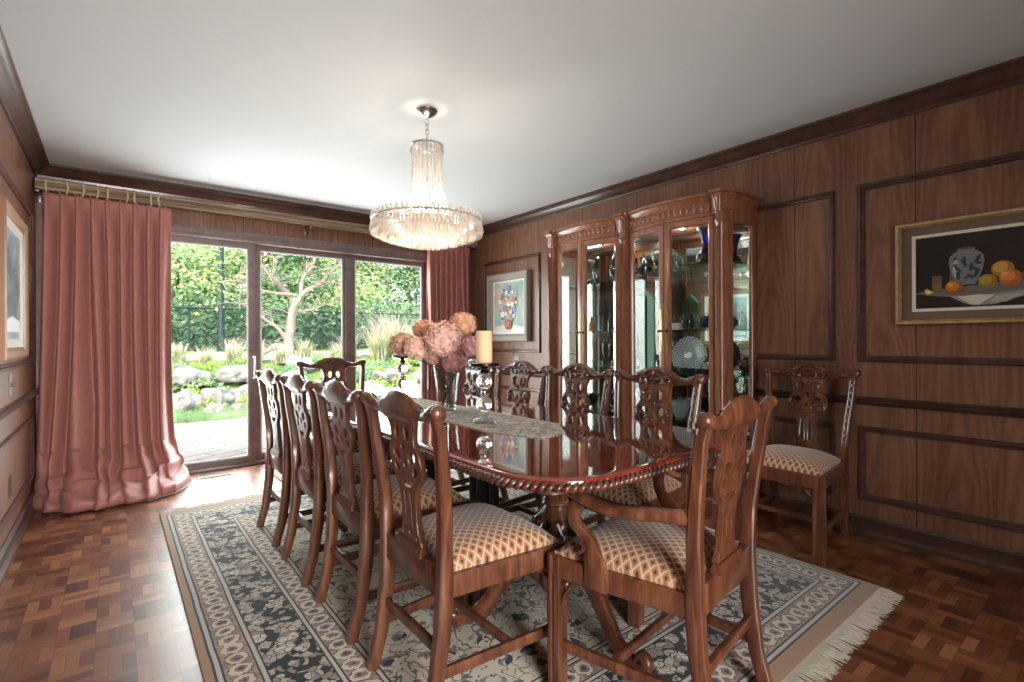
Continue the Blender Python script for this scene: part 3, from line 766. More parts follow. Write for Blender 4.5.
# decorated charger leaning on its stand
t = thing('charger_plate', 'grey blue patterned charger plate propped up on the lower shelf', 'plate', (3.16, 1.955, zl))
Rm = Matrix.Rotation(math.radians(-78), 3, 'Y')
def plate_m():
    t_ = NT('patterned plate'); x, y, z = t_.sep(t_.coord()); r = t_.math('SQRT', t_.math('ADD', t_.math('MULTIPLY', x, x), t_.math('MULTIPLY', y, y)))
    a = t_.math('ARCTAN2', y, x); s1 = t_.math('SINE', t_.math('MULTIPLY', a, 24)); s2 = t_.math('SINE', t_.math('MULTIPLY', r, 260))
    c = t_.ramp(t_.math('ADD', .5, t_.math('MULTIPLY', t_.math('MULTIPLY', s1, s2), .35)), [(.2, '4f535c'), (.5, '84878c'), (.8, 'b7b6b2')])
    return t_.fin(t_.principled(c, .25))
bm = B(); lathe(bm, [(.002, .0), (.06, .0), (.075, .006), (.13, .018), (.132, .021), (.075, .010), (.06, .004), (.022, .004), (.018, .008), (.002, .009)], (0, 0, 0), 36)
pl = meshobj('plate', bm, plate_m(), t, 50); pl.rotation_euler = (0, math.radians(-80), 0); pl.location = (-.02, 0, .135)
bm = B(); lathe(bm, [(.001, .0095), (.022, .0092), (.02, .0065)], (0, 0, 0), 20); meshobj('centre_medallion', bm, WHT, pl)
bm = B()
for s in (-.04, .04): tube(bm, [(-.06, s, 0), (-.045, s, .008), (.03, s, .003), (.05, s, .16)], .004, 6)
meshobj('easel', bm, M['black'], t)
GB = 'small bowls on the lower shelf'
for x, y, m, l in ((3.08, 2.06, BLK, 'dark small bowl at the foot of the charger on the obelisk side'), (3.08, 1.93, BLK, 'dark small bowl at the foot of the charger, middle of three'), (3.07, 1.81, BLK, 'dark small bowl at the foot of the charger nearest the corner post')):
    bowl((x, y, zl), .045, .05, m, l, ng=GB)
for x, y, r, h, m, l in ((3.24, 2.30, .07, .11, BLK, 'dark round pot on the lower shelf behind the obelisk'), (3.24, 2.14, .045, .10, M['clearglass'], 'clear glass cup on the lower shelf between obelisk and charger')):
    bowl((x, y, zl), r, h, m, l)
for i, (y, r) in enumerate(((2.56, .05), (2.68, .05), (2.80, .048))):
    bowl((3.12, y, zl), r, .075, M['clearglass'], ('clear glass dish on the lower shelf beside the centre post', 'clear glass dish on the lower shelf, middle of three in the far half', 'clear glass dish on the lower shelf below the amber figurine')[i], 'dish')
for i, (x, y) in enumerate(((3.12, 2.93), (3.2, 3.03))):
    lobj('wine_glass', [(.002, 0), (.034, 0), (.032, .004), (.006, .012), (.005, .08), (.02, .10), (.036, .14), (.038, .18), (.032, .22)], M['clearglass'], ('clear stemmed glass on the lower shelf behind the far door', 'clear stemmed glass on the lower shelf in the far corner')[i], 'glass', (x, y, zl), 20)
for i, (y, r, h, m) in enumerate(((1.80, .09, .05, WHT), (2.05, .07, .12, GRY), (2.25, .06, .09, WHT), (2.62, .085, .11, M['clearglass']), (2.90, .07, .10, BLK))):
    bowl((3.17, y, zb), r, h, m, ('shallow white dish on the lowest glass shelf near the corner post', 'grey stoneware pot on the lowest glass shelf', 'white china pot on the lowest glass shelf under the obelisk', 'clear glass bowl on the lowest glass shelf of the far half', 'dark bowl on the lowest glass shelf at the far end')[i])

# ---------------------------------------------------------------- curtains
def curtain(x0, x1, ztop, spread, puddle, nf, seed):
    """pinch-pleated drape: nf pleats at the heading that loosen into uneven folds; a puddled one swells and piles up on the floor"""
    bm = B(); NU, NV = nf*16, 110; rows = []
    cx = (x0+x1)/2; hw = (x1-x0)/2
    nz = lambda a, b, c: mnoise.noise(Vector((a, b, c)))
    for j in range(NV+1):
        v = j/NV; row = []
        for i in range(NU+1):
            u = i/NU; w = min(1, v*1.6)
            uw = u+.035*w*sin(u*7.3+seed)+.02*w*sin(u*17+seed*2+v*2.2)
            ph = uw*nf*2*PI
            pin = max(0, 1-v/.085); pl = (u*nf) % 1
            pleat = math.exp(-((pl-.5)/.13)**2)                       # three-finger pinch at the heading
            s = sin(ph-PI/2); big = sin(ph*.5+seed+.9*v+1.7*sin(u*4+seed)); hgt = .5+.5*nz(u*6+seed, v*1.3, 7)
            fold = lerp(.030, .042, w)*(s-.25*s*s)*(.55+.9*hgt)*(1-pin)+.036*w*big*min(1, v*1.3)+pin*(.030*pleat+.006*sin(pl*PI*14)*pleat)
            cr = .020*v*nz(u*8+seed, v*4.1, seed)+.009*v*abs(nz(u*19, v*12+seed, 3))
            if not puddle:
                z = lerp(ztop, .012, v); x = cx+(2*u-1)*hw*(1+spread*v**1.5)+.012*cos(ph); y = -fold-cr-.03
            else:
                b = min(1, v/.74); rim = 1-abs(2*u-1)**3.5
                x = cx+(2*u-1)*hw*(1+spread*b**2.4)+.014*cos(ph)*(1-.3*b)
                if v < .74:
                    z = lerp(ztop, .34, v/.74); y = -fold-cr-.03-.13*b**3.2*rim
                else:
                    q = (v-.74)/.26
                    path = [(0, .13, .34), (.35, .22, .19), (.62, .33, .10), (.82, .135+puddle, .055), (.90, .14+puddle, .028), (.96, .115+puddle, .009), (1, .05+puddle, .008)]
                    for (qa, oa, za), (qb, ob, zb_) in zip(path, path[1:]):
                        if q <= qb+1e-9: f = (q-qa)/(qb-qa); out, zz = lerp(oa, ob, f), lerp(za, zb_, f); break
                    bulge = sin(PI*min(1, q*1.02)); wr = nz(u*9+seed, q*5.5, 9); w2 = abs(nz(u*5-q*3+seed, q*7, 21))
                    z = max(.007, zz+bulge*(.055*wr+.05*w2)+.03*max(0, s)*(1-q)*(1-q)); y = -fold*lerp(1, .35, q)-cr-.03-.13*rim-(out-.13)*(.25+.75*rim)-.05*bulge*nz(u*12, q*3, seed)
                    x += .085*max(0, 2*u-1)*q+.02*(2*u-1)*q+.035*bulge*nz(u*6, q*4, 5)
            row.append(bm.verts.new((x, y, z)))
        rows.append(row)
    for j in range(NV):
        for i in range(NU): bm.faces.new((rows[j][i], rows[j][i+1], rows[j+1][i+1], rows[j+1][i]))
    return bm
RODY, RODZ, RODR = 4.905, 2.268, .040
ZT = 2.205
def curtain_thing(label, x0, x1, spread, puddle, nf, seed):
    cx = (x0+x1)/2
    t = thing('curtain', label, 'curtain', (cx, RODY, 0))
    bm = curtain(x0-cx, x1-cx, ZT, spread, puddle, nf, seed)
    o = meshobj('drape', bm, M['silk'], t, 0)
    for p in o.data.polygons: p.use_smooth = True
    sd = o.modifiers.new('cloth', 'SOLIDIFY'); sd.thickness = .004; sd.offset = 0
    for i in range(nf):
        u = (i+.5)/nf; x = lerp(x0, x1, u)-cx+random.uniform(-.012, .012)
        bm = B(); tilt = random.uniform(-.55, .55)
        R = .056
        tube(bm, [(x+R*sin(a)*sin(tilt), R*sin(a)*cos(tilt), RODZ-.013+R*cos(a)) for a in (2*PI*k/22 for k in range(22))],   .0062, 6, False, True)
        tube(bm, [(x, -.002, RODZ-.062), (x, -.006, ZT-.01)], .003, 5)
        meshobj('curtain_ring', bm, M['ring'], t)
    return t
M['ring'] = plain('tan wooden ring', 'd2b78e', .4)
def rodm():
    t = NT('reeded tan rod'); x, y, z = t.sep(t.coord())
    f = t.noise(t.comb(t.math('MULTIPLY', x, 2), t.math('MULTIPLY', y, 190), t.math('MULTIPLY', z, 190)), 1, 1)
    return t.fin(t.principled(t.ramp(f, [(.34, '43352a'), (.48, '86705a'), (.7, 'a8937a')]), .45))
M['rod'] = rodm()
bm = B(); prof = []
for i in range(48): a = 2*PI*i/48; r = 1 if i % 2 else .86; prof.append((r*cos(a), r*sin(a)))
sweep(bm, [(XL+.012, 0, 0), (1.5, 0, 0), (XR-.012, 0, 0)], (RODR, RODR), (0, 0, 1), prof)
rod = tag(meshobj('curtain_rod', bm, M['rod'], None, 20, (0, RODY, RODZ)), 'thick reeded tan wooden curtain rod above the sliding door', 'curtain rod')
for x in (XL+.02, 1.47, XR-.02):
    bm = B(); box2(bm, (x-.016, -.02, -.06), (x+.016, YF-RODY, -.036), .003); box2(bm, (x-.016, YF-RODY-.012, -.11), (x+.016, YF-RODY, .03), .003); meshobj('bracket', bm, M['trim'], rod)
curtain_thing('rose silk curtain pooling on the floor in the corner by the gold-framed picture', -.405, .355, .10, .40, 9, 1.3)
curtain_thing('rose silk curtain hanging beside the flower picture behind the hydrangeas', 2.70, 3.25, .06, 0, 8, 4.1)
# ---------------------------------------------------------------- chandelier
DX, DY = 1.39, 2.508
ch = thing('chandelier', 'crystal empire chandelier with bead strands and tiers of prisms hanging from the ceiling', 'chandelier', (DX, DY, 0))
bm = B(); lathe(bm, [(.002, H-.001), (.060, H-.001), (.062, H-.010), (.052, H-.026), (.030, H-.040), (.012, H-.050), (.010, H-.062), (.002, H-.066)], (0, 0, 0), 28); meshobj('canopy', bm, M['chrome'], ch)
bm = B()
for i in range(5):
    z = 2.375-.026*i; a = (i % 2)*PI/2
    tube(bm, [(.010*cos(t)*cos(a), .010*cos(t)*sin(a), z-.012+.019*sin(t)) for t in (2*PI*k/16 for k in range(16))], .0028, 6, False, True)
for i in range(3):
    a = 2*PI*i/3; tube(bm, [(0, 0, 2.262), (.03*cos(a), .03*sin(a), 2.252), (.085*cos(a), .085*sin(a), 2.236)], .003, 6)
meshobj('chain', bm, M['chrome'], ch)
bm = B(); tube(bm, [(0, 0, z) for z in (2.25, 2.0, 1.72)], .006, 8)
for r, z in ((.088, 2.232), (.125, 1.845), (.305, 1.805), (.262, 1.778), (.215, 1.757), (.165, 1.738), (.11, 1.720), (.05, 1.705)):
    tube(bm, [(r*cos(t), r*sin(t), z) for t in (2*PI*k/48 for k in range(48))], .0045, 6, False, True)
for i in range(8):
    a = 2*PI*i/8
    tube(bm, [(r*cos(a), r*sin(a), z) for r, z in ((.006, 1.79), (.12, 1.81), (.305, 1.805))], .003, 5)
    tube(bm, [(r*cos(a), r*sin(a), z) for r, z in ((.305, 1.805), (.215, 1.757), (.11, 1.720), (.01, 1.70))], .0025, 5)
meshobj('frame', bm, M['chrome'], ch)
def prism(bm, x, y, zt_, L, w, a):
    c, s = cos(a), sin(a); vs = []
    t = bm.verts.new((x, y, zt_)); b = bm.verts.new((x, y, zt_-L))
    for q in range(4):
        th = a+q*PI/2; vs.append(bm.verts.new((x+w*cos(th), y+w*sin(th)*1.0, zt_-L*.62)))
    for q in range(4):
        bm.faces.new((t, vs[q], vs[(q+1) % 4])); bm.faces.new((b, vs[(q+1) % 4], vs[q]))
for i in range(24):                                                  # swags of beads from the crown to the rim
    a = 2*PI*i/24; bm = B(); n = 28
    for k_ in range(n):
        q = k_/(n-1); z = lerp(2.225, 1.842, q); r = .084-.006*sin(q*PI)+.042*q**3
        ico(bm, (r*cos(a), r*sin(a), z), .0076, 1)
    meshobj('bead_strand', bm, M['crystal'], ch, 60)
NP = 96
for i in range(NP):
    a = 2*PI*i/NP; bm = B(); prism(bm, .308*cos(a),   .308*sin(a), 1.800, .080, .0105, a); ico(bm, (.306*cos(a),   .306*sin(a), 1.810), .009, 1)
    meshobj('crystal_prism', bm, M['crystal'], ch, 0)
bm = B()
for r, z, L, n in ((.265, 1.776, .075, 84), (.218, 1.755, .070, 70), (.168, 1.736, .065, 54), (.113, 1.719, .060, 38), (.055, 1.704, .055, 20), (.088, 2.228, .045, 26), (.125, 1.845, .05, 34)):
    for i in range(n):
        a = 2*PI*(i+.5)/n; prism(bm, r*cos(a), r*sin(a), z, L, .010, a); ico(bm, (r*cos(a), r*sin(a), z+.008), .007, 1)
for r, z, n in ((.302, 1.828, 60), (.22, 1.832, 44)):
    for i in range(n): a = 2*PI*i/n; ico(bm, (r*cos(a), r*sin(a), z), .0085, 1, (1, 1, 1.5))
prism(bm, 0, 0, 1.69, .05, .014, 0)
o = meshobj('crystal_drops', bm, M['crystal'], ch, 0); o['kind'] = 'stuff'
t = NT('warm lamp bulb'); em = t.n('ShaderNodeEmission'); em.inputs[0].default_value = lin('ffe3bd'); em.inputs[1].default_value = 5; t.fin(em.outputs[0]); M['bulb'] = t.m
for i in range(6):
    a = 2*PI*i/6+.2; bm = B(); lathe(bm, [(.002, -.02), (.010, -.018), (.015, .0), (.011, .02), (.002, .035)], (.17*cos(a), .17*sin(a), 1.80), 12); meshobj('bulb', bm, M['bulb'], ch)

# ---------------------------------------------------------------- on the table
ZT_ = .012+.753
def runner_mat():
    t = NT('tapestry runner'); v = t.coord(); x, y, z = t.sep(v)
    d = t.voro(v, 17, 'DISTANCE_TO_EDGE'); n = t.noise(v, 26, 4, .6, 1.5); f = t.voro(v, 34)
    c = t.ramp(n, [(.32, '6b5d55'), (.45, 'a39a90'), (.58, 'c8bfb2'), (.75, '857f7a')])
    c = t.mix(t.math('MULTIPLY', t.math('LESS_THAN', d, .05), .45), c, '5b4a44'); c = t.mix(t.math('LESS_THAN', f, .16), c, 'd9cdb8')
    ed = t.math('GREATER_THAN', t.math('ABSOLUTE', x), .145); c = t.mix(t.math('MULTIPLY', ed, .8), c, 'b5a58d')
    return t.fin(t.principled(c, .9, 0, .2, normal=t.bump(t.noise(v, 300, 2), .4, .003)))
bm = B(); poly = [(-.165, -.66), (-.085, -.90), (.055, -.875), (.172, -.72), (.165, .72), (.055, .90), (-.075, .90), (-.168, .70)]
extrude_poly(bm, poly, lambda u, v, h: (u, v, h), 0, .005)
bmesh.ops.bevel(bm, geom=[e for e in bm.edges if abs(e.verts[0].co.z-e.verts[1].co.z) < 1e-5 and e.verts[0].co.z > .004], offset=.0015, segments=2, affect='EDGES')
tag(meshobj('table_runner', bm, runner_mat(), None, 30, (1.34, 2.29, ZT_+.0005)), 'floral tapestry table runner with pointed ends along the table', 'table runner')
ZR = ZT_+.006
def candlestick(loc, label):
    t = thing('candlestick', label, 'candlestick', loc, 0, None)
    bm = B(); lathe(bm, [(.001, 0), (.048, 0), (.052, .006), (.046, .014), (.022, .02), (.012, .03), (.010, .042), (.018, .046), (.002, .05)], (0, 0, 0), 28); meshobj('base', bm, M['clearglass'], t, 50)
    bm = B(); ball(bm, (0, 0, .082), .036, 20, 14); meshobj('glass_ball', bm, M['crystalball'], t)
    bm = B(); lathe(bm, [(.010, .116), (.020, .120), (.024, .126), (.012, .132), (.012, .136), (.020, .142), (.010, .148)], (0, 0, 0), 20); meshobj('collar', bm, M['chrome'], t)
    bm = B(); ball(bm, (0, 0, .181), .036, 20, 14); meshobj('glass_ball', bm, M['crystalball'], t)
    bm = B(); lathe(bm, [(.010, .214), (.018, .218), (.020, .226), (.011, .234), (.013, .24), (.05, .247), (.066, .252), (.068, .262), (.064, .264), (.058, .256), (.002, .254)], (0, 0, 0), 28); meshobj('drip_plate', bm, PEW, t)
    return t
PEW = plain('dark pewter', '5f554f', .25, 1)
candlestick((1.277, 1.80, ZR), 'stacked glass ball candlestick holding the cream pillar candle')
candlestick((1.475, 3.0, ZR), 'stacked glass ball candlestick without a visible candle, in front of the window')
def wax():
    t = NT('cream candle wax'); return t.fin(t.principled(t.mix(t.noise(t.coord(), 20, 2), 'd9b98c', 'e3c79d'), .5, 0, .4))
bm = B(); lathe(bm, [(.001, 0), (.0345, 0), (.036, .002), (.036, .146), (.033, .149), (.022, .145), (.001, .143)], (0, 0, 0), 28)
cd = tag(meshobj('pillar_candle', bm, wax(), None, 50, (1.277, 1.80, ZR+.2548)), 'cream pillar candle on the glass ball candlestick', 'candle')
bm = B(); tube(bm, [(0, 0, .143), (.001, 0, .155)], .0012, 5); meshobj('wick', bm, M['black'], cd)
VX, VY = 1.36, 2.255
vs = lobj('vase', [(.002, 0), (.042, 0), (.046, .004), (.048, .03), (.055, .12), (.066, .205), (.072, .235)], M['clearglass'], 'clear flared glass vase holding the dried hydrangeas', 'vase', (VX, VY, ZR), 32, None, .003)
def petal_mat(n, a, b, c):
    t = NT(n); f = t.noise(t.coord(), 40, 3); g = t.noise(t.coord(), 9, 2)
    return t.fin(t.principled(t.ramp(t.math('ADD', t.math('MULTIPLY', f, .6), t.math('MULTIPLY', g, .4)), [(.3, a), (.5, b), (.7, c)]), .85, 0, .15))
P1 = petal_mat('dusty pink petals', 'c08878', 'e2b6a4', 'f4dccb'); P2 = petal_mat('rust petals', 'b87a5c', 'dda584', 'f0d0b2'); P3 = petal_mat('plum petals', '925a62', 'bb8686', 'dcb4ac'); P4 = petal_mat('brown petals', '946a56', 'c29880', 'e2c4ac')
M['stem'] = plain('dry stem', '3a2a22', .7)
def unproj(px, py, dist):
    f = 500.; ya = math.radians(38.55)
    Fv = Vector((sin(ya), cos(ya), 0)); Rv = Vector((cos(ya), -sin(ya), 0))
    d = Fv+Rv*((px-512)/f)+Vector((0, 0, -(py-339.8)/f)); return Vector((0, 0, HC))+d*dist
D0 = .6232*VX+.7821*VY
heads = [(401, 344, 12, .10, P4, 'brown dried hydrangea head over the far glass candlestick'), (423, 329, 11, .14, P2, 'rust dried hydrangea head at the top toward the window'),
         (419, 348, 12, -.02, P1, 'pale pink dried hydrangea head low beside the brown one'), (447, 339, 18, -.10, P1, 'biggest dusty pink dried hydrangea head in front of the bunch'),
         (463, 324, 13, .06, P2, 'rust pink dried hydrangea head, topmost beside the curtain'), (468, 346, 12, .12, P3, 'plum dried hydrangea head next to the pillar candle'),
         (457, 361, 12, -.04, P3, 'plum pink dried hydrangea head, lowest over the vase rim'), (433, 338, 12, .10, P1, 'pink dried hydrangea head tucked behind the biggest one'), (434, 355, 10, .05, P4, 'brown dried hydrangea head peeping out low behind the pale pink one')]
for i, (px, py, rp, dd, mt, lab) in enumerate(heads):
    # every stem keeps its own depth in the bunch; head radius in metres
    c = Vector((VX, VY, 0))+(unproj(px, py, D0)-unproj(448, 341, D0)); c.z = unproj(px, py, D0).z
    c += Vector((.62, .78, 0))*dd*.8
    r = rp/500*D0*1.05
    t = thing('dried_hydrangea', lab, 'flower', (c.x, c.y, c.z))
    bm = B(); ico(bm, (0, 0, 0), r*.74, 3, (1, 1, .88))
    rng = random.Random(i); nfl = int(230*(r/.06)**1.4)
    for k_ in range(nfl):
        zf = 1-2*(k_+.5)/nfl; th = k_*2.39996; rr = math.sqrt(1-zf*zf)
        nrm = Vector((rr*cos(th), rr*sin(th), zf*.9)).normalized()
        p = nrm*r*rng.uniform(.78, 1.04); p.z *= .9
        u = nrm.orthogonal().normalized(); u = Matrix.Rotation(rng.uniform(0, 6.28), 3, nrm) @ u; w = nrm.cross(u); s = .0125*rng.uniform(.8, 1.25)
        for q in range(4):
            a = q*PI/2; dv = u*cos(a)+w*sin(a); ev = u*-sin(a)+w*cos(a)
            pv = [p, p+dv*s*.6+ev*s*.5+nrm*s*.2, p+dv*s*1.1+nrm*rng.uniform(-.2, .7)*s, p+dv*s*.6-ev*s*.5+nrm*s*.2]
            bm.faces.new([bm.verts.new(x) for x in pv])
    meshobj('flower_head', bm, mt, t, 0)
    bm = B(); ang = i*2.4; foot = Vector((VX+.034*cos(ang), VY+.034*sin(ang), ZR+.012))-c
    neck = Vector((VX-.046*cos(ang+.5), VY-.046*sin(ang+.5), ZR+.20))-c
    tube(bm, catmull([foot, foot*.5+neck*.5, neck, neck*.45+Vector((0, 0, -.02)), Vector((0, 0, -r*.4))], 5), .0021, 6); meshobj('stem', bm, M['stem'], t)

# ---------------------------------------------------------------- pictures
def flat(bm, poly, fn, h): bm.faces.new([bm.verts.new(fn(u, v, h)) for u, v in poly])
def picture(label, cat, rect, prof, fmat, fn, layers, extra=None, name='framed_painting', mat_in=None, extra2=None):
    """rect in wall coordinates; layers = [(colour, polygon)] painted one over the other"""
    bm = B(); frame_molding(bm, rect, prof, fn); o = tag(meshobj(name, bm, fmat, None, 30), label, cat)
    w = prof[-1][0]; u0, u1, v0, v1 = rect
    if extra:
        bm = B(); frame_molding(bm, (u0+w-.004, u1-w+.004, v0+w-.004, v1-w+.004), [(0, .004), (0, .016), (extra[0], .012), (extra[0], .004)], fn); meshobj('liner', bm, extra[1], o); w += extra[0]-.004
    if extra2:
        bm = B(); frame_molding(bm, (u0+w-.002, u1-w+.002, v0+w-.002, v1-w+.002), [(0, .004), (0, .012), (extra2[0], .010), (extra2[0], .004)], fn); meshobj('liner', bm, extra2[1], o); w += extra2[0]-.004
    bm = B(); extrude_poly(bm, [(u0+w-.006, v0+w-.006), (u1-w+.006, v0+w-.006), (u1-w+.006, v1-w+.006), (u0+w-.006, v1-w+.006)], fn, .001, .008)
    cv = meshobj('canvas', bm, mat_in, o, 0)
    groups = {}
    for i, (m, pl) in enumerate(layers): groups.setdefault(m.name, (m, B()))[1], flat(groups[m.name][1], pl, fn, .0083+.00012*i)
    ms = [g[0] for g in groups.values()]; big = B()
    for gi, (m, b_) in enumerate(groups.values()):
        me = bpy.data.meshes.new('t'); b_.to_mesh(me); b_.free(); n0 = len(big.faces); big.from_mesh(me); bpy.data.meshes.remove(me)
        big.faces.ensure_lookup_table()
        for f in big.faces[n0:]: f.material_index = gi
    if layers: meshobj('painted_subject', big, ms, cv, 0)
    else: big.free()
    return o
PC = {}
def pc(c):
    if c not in PC: PC[c] = plain('paint '+c, c, .45)
    return PC[c]
def gildm():
    t = NT('worn gilt'); f = t.noise(t.coord(), 30, 4)
    return t.fin(t.principled(t.ramp(f, [(.3, 'a58a60'), (.5, 'b99d70'), (.75, 'cdb284')]), .4, .35))
M['gilt'] = gildm(); M['linen'] = plain('linen liner', 'dcd5c8', .8)
M['oak'] = plain('honey gilded wood', '8a5f38', .4, .15); M['greyframe'] = plain('grey washed frame', '8b8377', .5, .15)
fnS = lambda u, v, h: (XR-.004-h, u, v)
U0, U1 = -.20, .832
def dark_ground():
    t = NT('dark painted ground'); f = t.noise(t.coord(), 4, 4)
    return t.fin(t.principled(t.ramp(f, [(.3, '120d0b'), (.7, '2a1e18')]), .4))
def eu(cx, cz, a, b, n=22, r=0): return ell(cx, cz, a, b, n, r)
L = []
zc = 1.375
L.append((pc('6f675f'), [(.76, 1.372), (.70, 1.385), (.50, 1.40), (.25, 1.42), (.06, 1.44), (-.13, 1.42), (-.13, 1.36), (.1, 1.35), (.3, 1.34), (.44, 1.345), (.55, 1.34), (.66, 1.352)]))
L.append((pc('8e8a86'), [(.62, 1.355), (.56, 1.315), (.52, 1.298), (.44, 1.30), (.34, 1.335), (.25, 1.375), (.42, 1.355), (.54, 1.345)]))
L.append((pc('c9c5bd'), [(.58, 1.345), (.53, 1.305), (.50, 1.30), (.44, 1.345), (.50, 1.352)]))
L.append((pc('a6a29c'), [(.43, 1.345), (.46, 1.31), (.40, 1.31), (.33, 1.35)]))
L.append((pc('5f5146'), [(.68, 1.372), (.68, 1.46), (.64, 1.46), (.64, 1.372)])); L.append((pc('7d5b35'), [(.675, 1.372), (.675, 1.425), (.645, 1.425), (.645, 1.372)]))
L.append((pc('6d5136'), [(.615, 1.372), (.608, 1.47), (.596, 1.47), (.59, 1.372)]))
vsh = [(.034, 0), (.048, .03), (.062, .075), (.068, .115), (.064, .145), (.046, .165), (.031, .172), (.035, .182)]
L.append((pc('75787c'), [(.545-x, 1.405+z) for x, z in vsh]+[(.545+x, 1.405+z) for x, z in reversed(vsh)]))
L.append((pc('a9abab'), ell(.585, 1.49, .012, .045, 16)))
for q in range(16): L.append((pc('2f3848' if q % 3 else '454e5c'), eu(.545+.044*sin(q*2.3), 1.44+.105*((q*7) % 16)/16, .011+.006*(q % 3), .008, 10, q)))
L.append((pc('55504c'), eu(.545, 1.588, .033, .006)))
for c, cx, cz, r in (('8f4f1c', .592, 1.393, .040), ('b9762d', .598, 1.400, .030), ('d79a4a', .606, 1.408, .013), ('8a742a', .415, 1.415, .040), ('a98f3e', .422, 1.420, .026), ('a0702a', .362, 1.470, .046), ('c49a45', .370, 1.478, .030), ('b0602a', .335, 1.425, .046), ('cf8240', .345, 1.434, .030), ('e0a165', .354, 1.444, .012), ('6f5d2a', .262, 1.43, .04)):
    cx = cx+.05 if cx < .45 else cx; L.append((pc(c), eu(cx, cz, r*.9, r*.86)))
L.append((pc('c8ad56'), [(.70, 1.362), (.712, 1.388), (.70, 1.395), (.67, 1.372)]))
L.append((pc('ded3a0'), eu(.694, 1.376, .012, .008)))
fr = [(0, 0), (0, .034), (.004, .042), (.014, .042), (.020, .034), (.026, .022)]
M['taupe'] = plain('taupe frame body', '6e5a48', .45)
picture('wide gilt-framed still life of a patterned jar and fruit on the panelled wall', 'painting', (U0, U1, 1.207, 1.75), fr, M['gilt'], fnS, L, (.046, M['taupe']), 'framed_painting', dark_ground(), (.018, M['linen']))
# flower piece
def pastel():
    t = NT('pastel ground'); f = t.noise(t.coord(), 5, 4)
    return t.fin(t.principled(t.ramp(f, [(.3, '6f8f97'), (.5, '9db0a8'), (.65, 'c9a9a0'), (.8, 'b58f8f')]), .6))
L = []; r = random.Random(3); cu, cz = 4.285, 1.50
L.append((pc('d8cfc0'), [(4.56, 1.21), (4.56, 1.27), (4.40, 1.30), (4.15, 1.29), (4.01, 1.26), (4.01, 1.21)]))
for i in range(46):
    a = r.uniform(0, 6.28); d = r.uniform(0, 1)**.5; L.append((pc(r.choice(['4f6b52', '6a8668', '3f5a58', '7f9a86'])), eu(cu+.17*d*cos(a), cz+.02+.20*d*sin(a), r.uniform(.015, .035), .012, 10, r.uniform(0, 3))))
for i in range(24):
    a = i*2.4; d = (i/24)**.5; c = ['e8dfc4', 'd98c7d', 'b8504a', 'ecd9a8', 'dfe6ee', '5f7fb4', 'e0b7b0'][i % 7]; rr = r.uniform(.018, .036)
    x, z = cu+.16*d*cos(a), cz+.03+.19*d*sin(a); L.append((pc(c), eu(x, z, rr, rr*.9, 12))); L.append((pc('c9b07a'), eu(x, z, rr*.3, rr*.3, 8)))
L.append((pc('8e4440'), eu(cu, 1.30, .062, .055))); L.append((pc('b76a60'), eu(cu+.015, 1.31, .035, .032)))
fr2 = [(0, 0), (0, .05), (.012, .056), (.05, .042), (.075, .024), (.08, .02)]
picture('grey-framed painting of a flower bouquet in a red pot between curtain and cabinet', 'painting', (3.93, 4.645, 1.118, 1.862), fr2, M['greyframe'], fnS, L, (.022, WHT), 'framed_painting', pastel())
def misty():
    t = NT('misty landscape print'); x, y, z = t.sep(t.coord()); f = t.noise(t.mapping(t.coord(), (1, 1, 2)), 5, 5)
    return t.fin(t.principled(t.ramp(t.math('ADD', t.math('MULTIPLY', f, .5), t.math('MULTIPLY', t.math('SUBTRACT', z, 1.1), .65)), [(.15, 'c9d0d2'), (.35, '6f7f86'), (.5, '4d5c62'), (.62, '7e909a'), (.8, 'b3c1ca')]), .3))
fnP = lambda u, v, h: (XL+.004+h, u, v)
L = [(pc('4a565a'), [(3.55, 1.42), (3.68, 1.52), (3.8, 1.47), (3.95, 1.56), (4.12, 1.44), (4.12, 1.40), (3.55, 1.40)]), (pc('d3d6d4'), [(3.55, 1.19), (4.12, 1.19), (4.12, 1.25), (3.85, 1.28), (3.55, 1.23)])]
picture('gold-framed misty landscape on the wall beside the pooling curtain', 'painting', (3.42, 4.24, 1.045, 1.845), [(0, 0), (0, .030), (.012, .036), (.03, .030), (.05, .022), (.06, .016)], M['oak'], fnP, L, (.05, WHT), 'framed_painting', misty())

# ---------------------------------------------------------------- switches, socket, floor register, mat
def wallplate(name, label, cat, fn, u, v, w, h, kind):
    bm = B(); extrude_poly(bm, [(u-w/2, v-h/2), (u+w/2, v-h/2), (u+w/2, v+h/2), (u-w/2, v+h/2)], fn, .0005, .006)
    o = tag(meshobj(name, bm, M['plate_ivory'] if kind != 'dark' else M['trim'], None, 0), label, cat)
    if kind == 'switch':
        bm = B(); extrude_poly(bm, [(u-.006, v-.012), (u+.006, v-.012), (u+.006, v+.012), (u-.006, v+.012)], fn, .006, .020); meshobj('toggle', bm, M['black'], o, 0)
    else:
        bm = B()
        for dv in (-.022, .022): extrude_poly(bm, [(u+x, v+dv+z) for x, z in ell(0, 0, .014, .013, 12)], fn, .006, .008)
        meshobj('receptacle', bm, M['black'], o, 0)
wallplate('light_switch', 'light switch plate between the chair rail and the gold-framed picture', 'switch', fnL, 3.85, .90, .075, .118, 'switch')
wallplate('power_socket', 'dark power socket low on the wall below the light switch', 'socket', fnL, 3.83, .35, .075, .118, 'dark')
wallplate('light_switch', 'switch plate under the flower picture above the chair rail', 'switch', fnR, 4.17, .90, .085, .118, 'switch')
bm = B(); box2(bm, (-.12, -.05, 0), (.12, .05, .006), .002)
rg = tag(meshobj('floor_register', bm, plain('brown register', '6d5a4a', .4, .4), None, 30, (.66, 4.86, .0005)), 'metal floor register by the hem of the pooling curtain', 'floor vent')
bm = B()
for i in range(9): box(bm, (-.096+.024*i, 0, .0065), (.012, .08, .002))
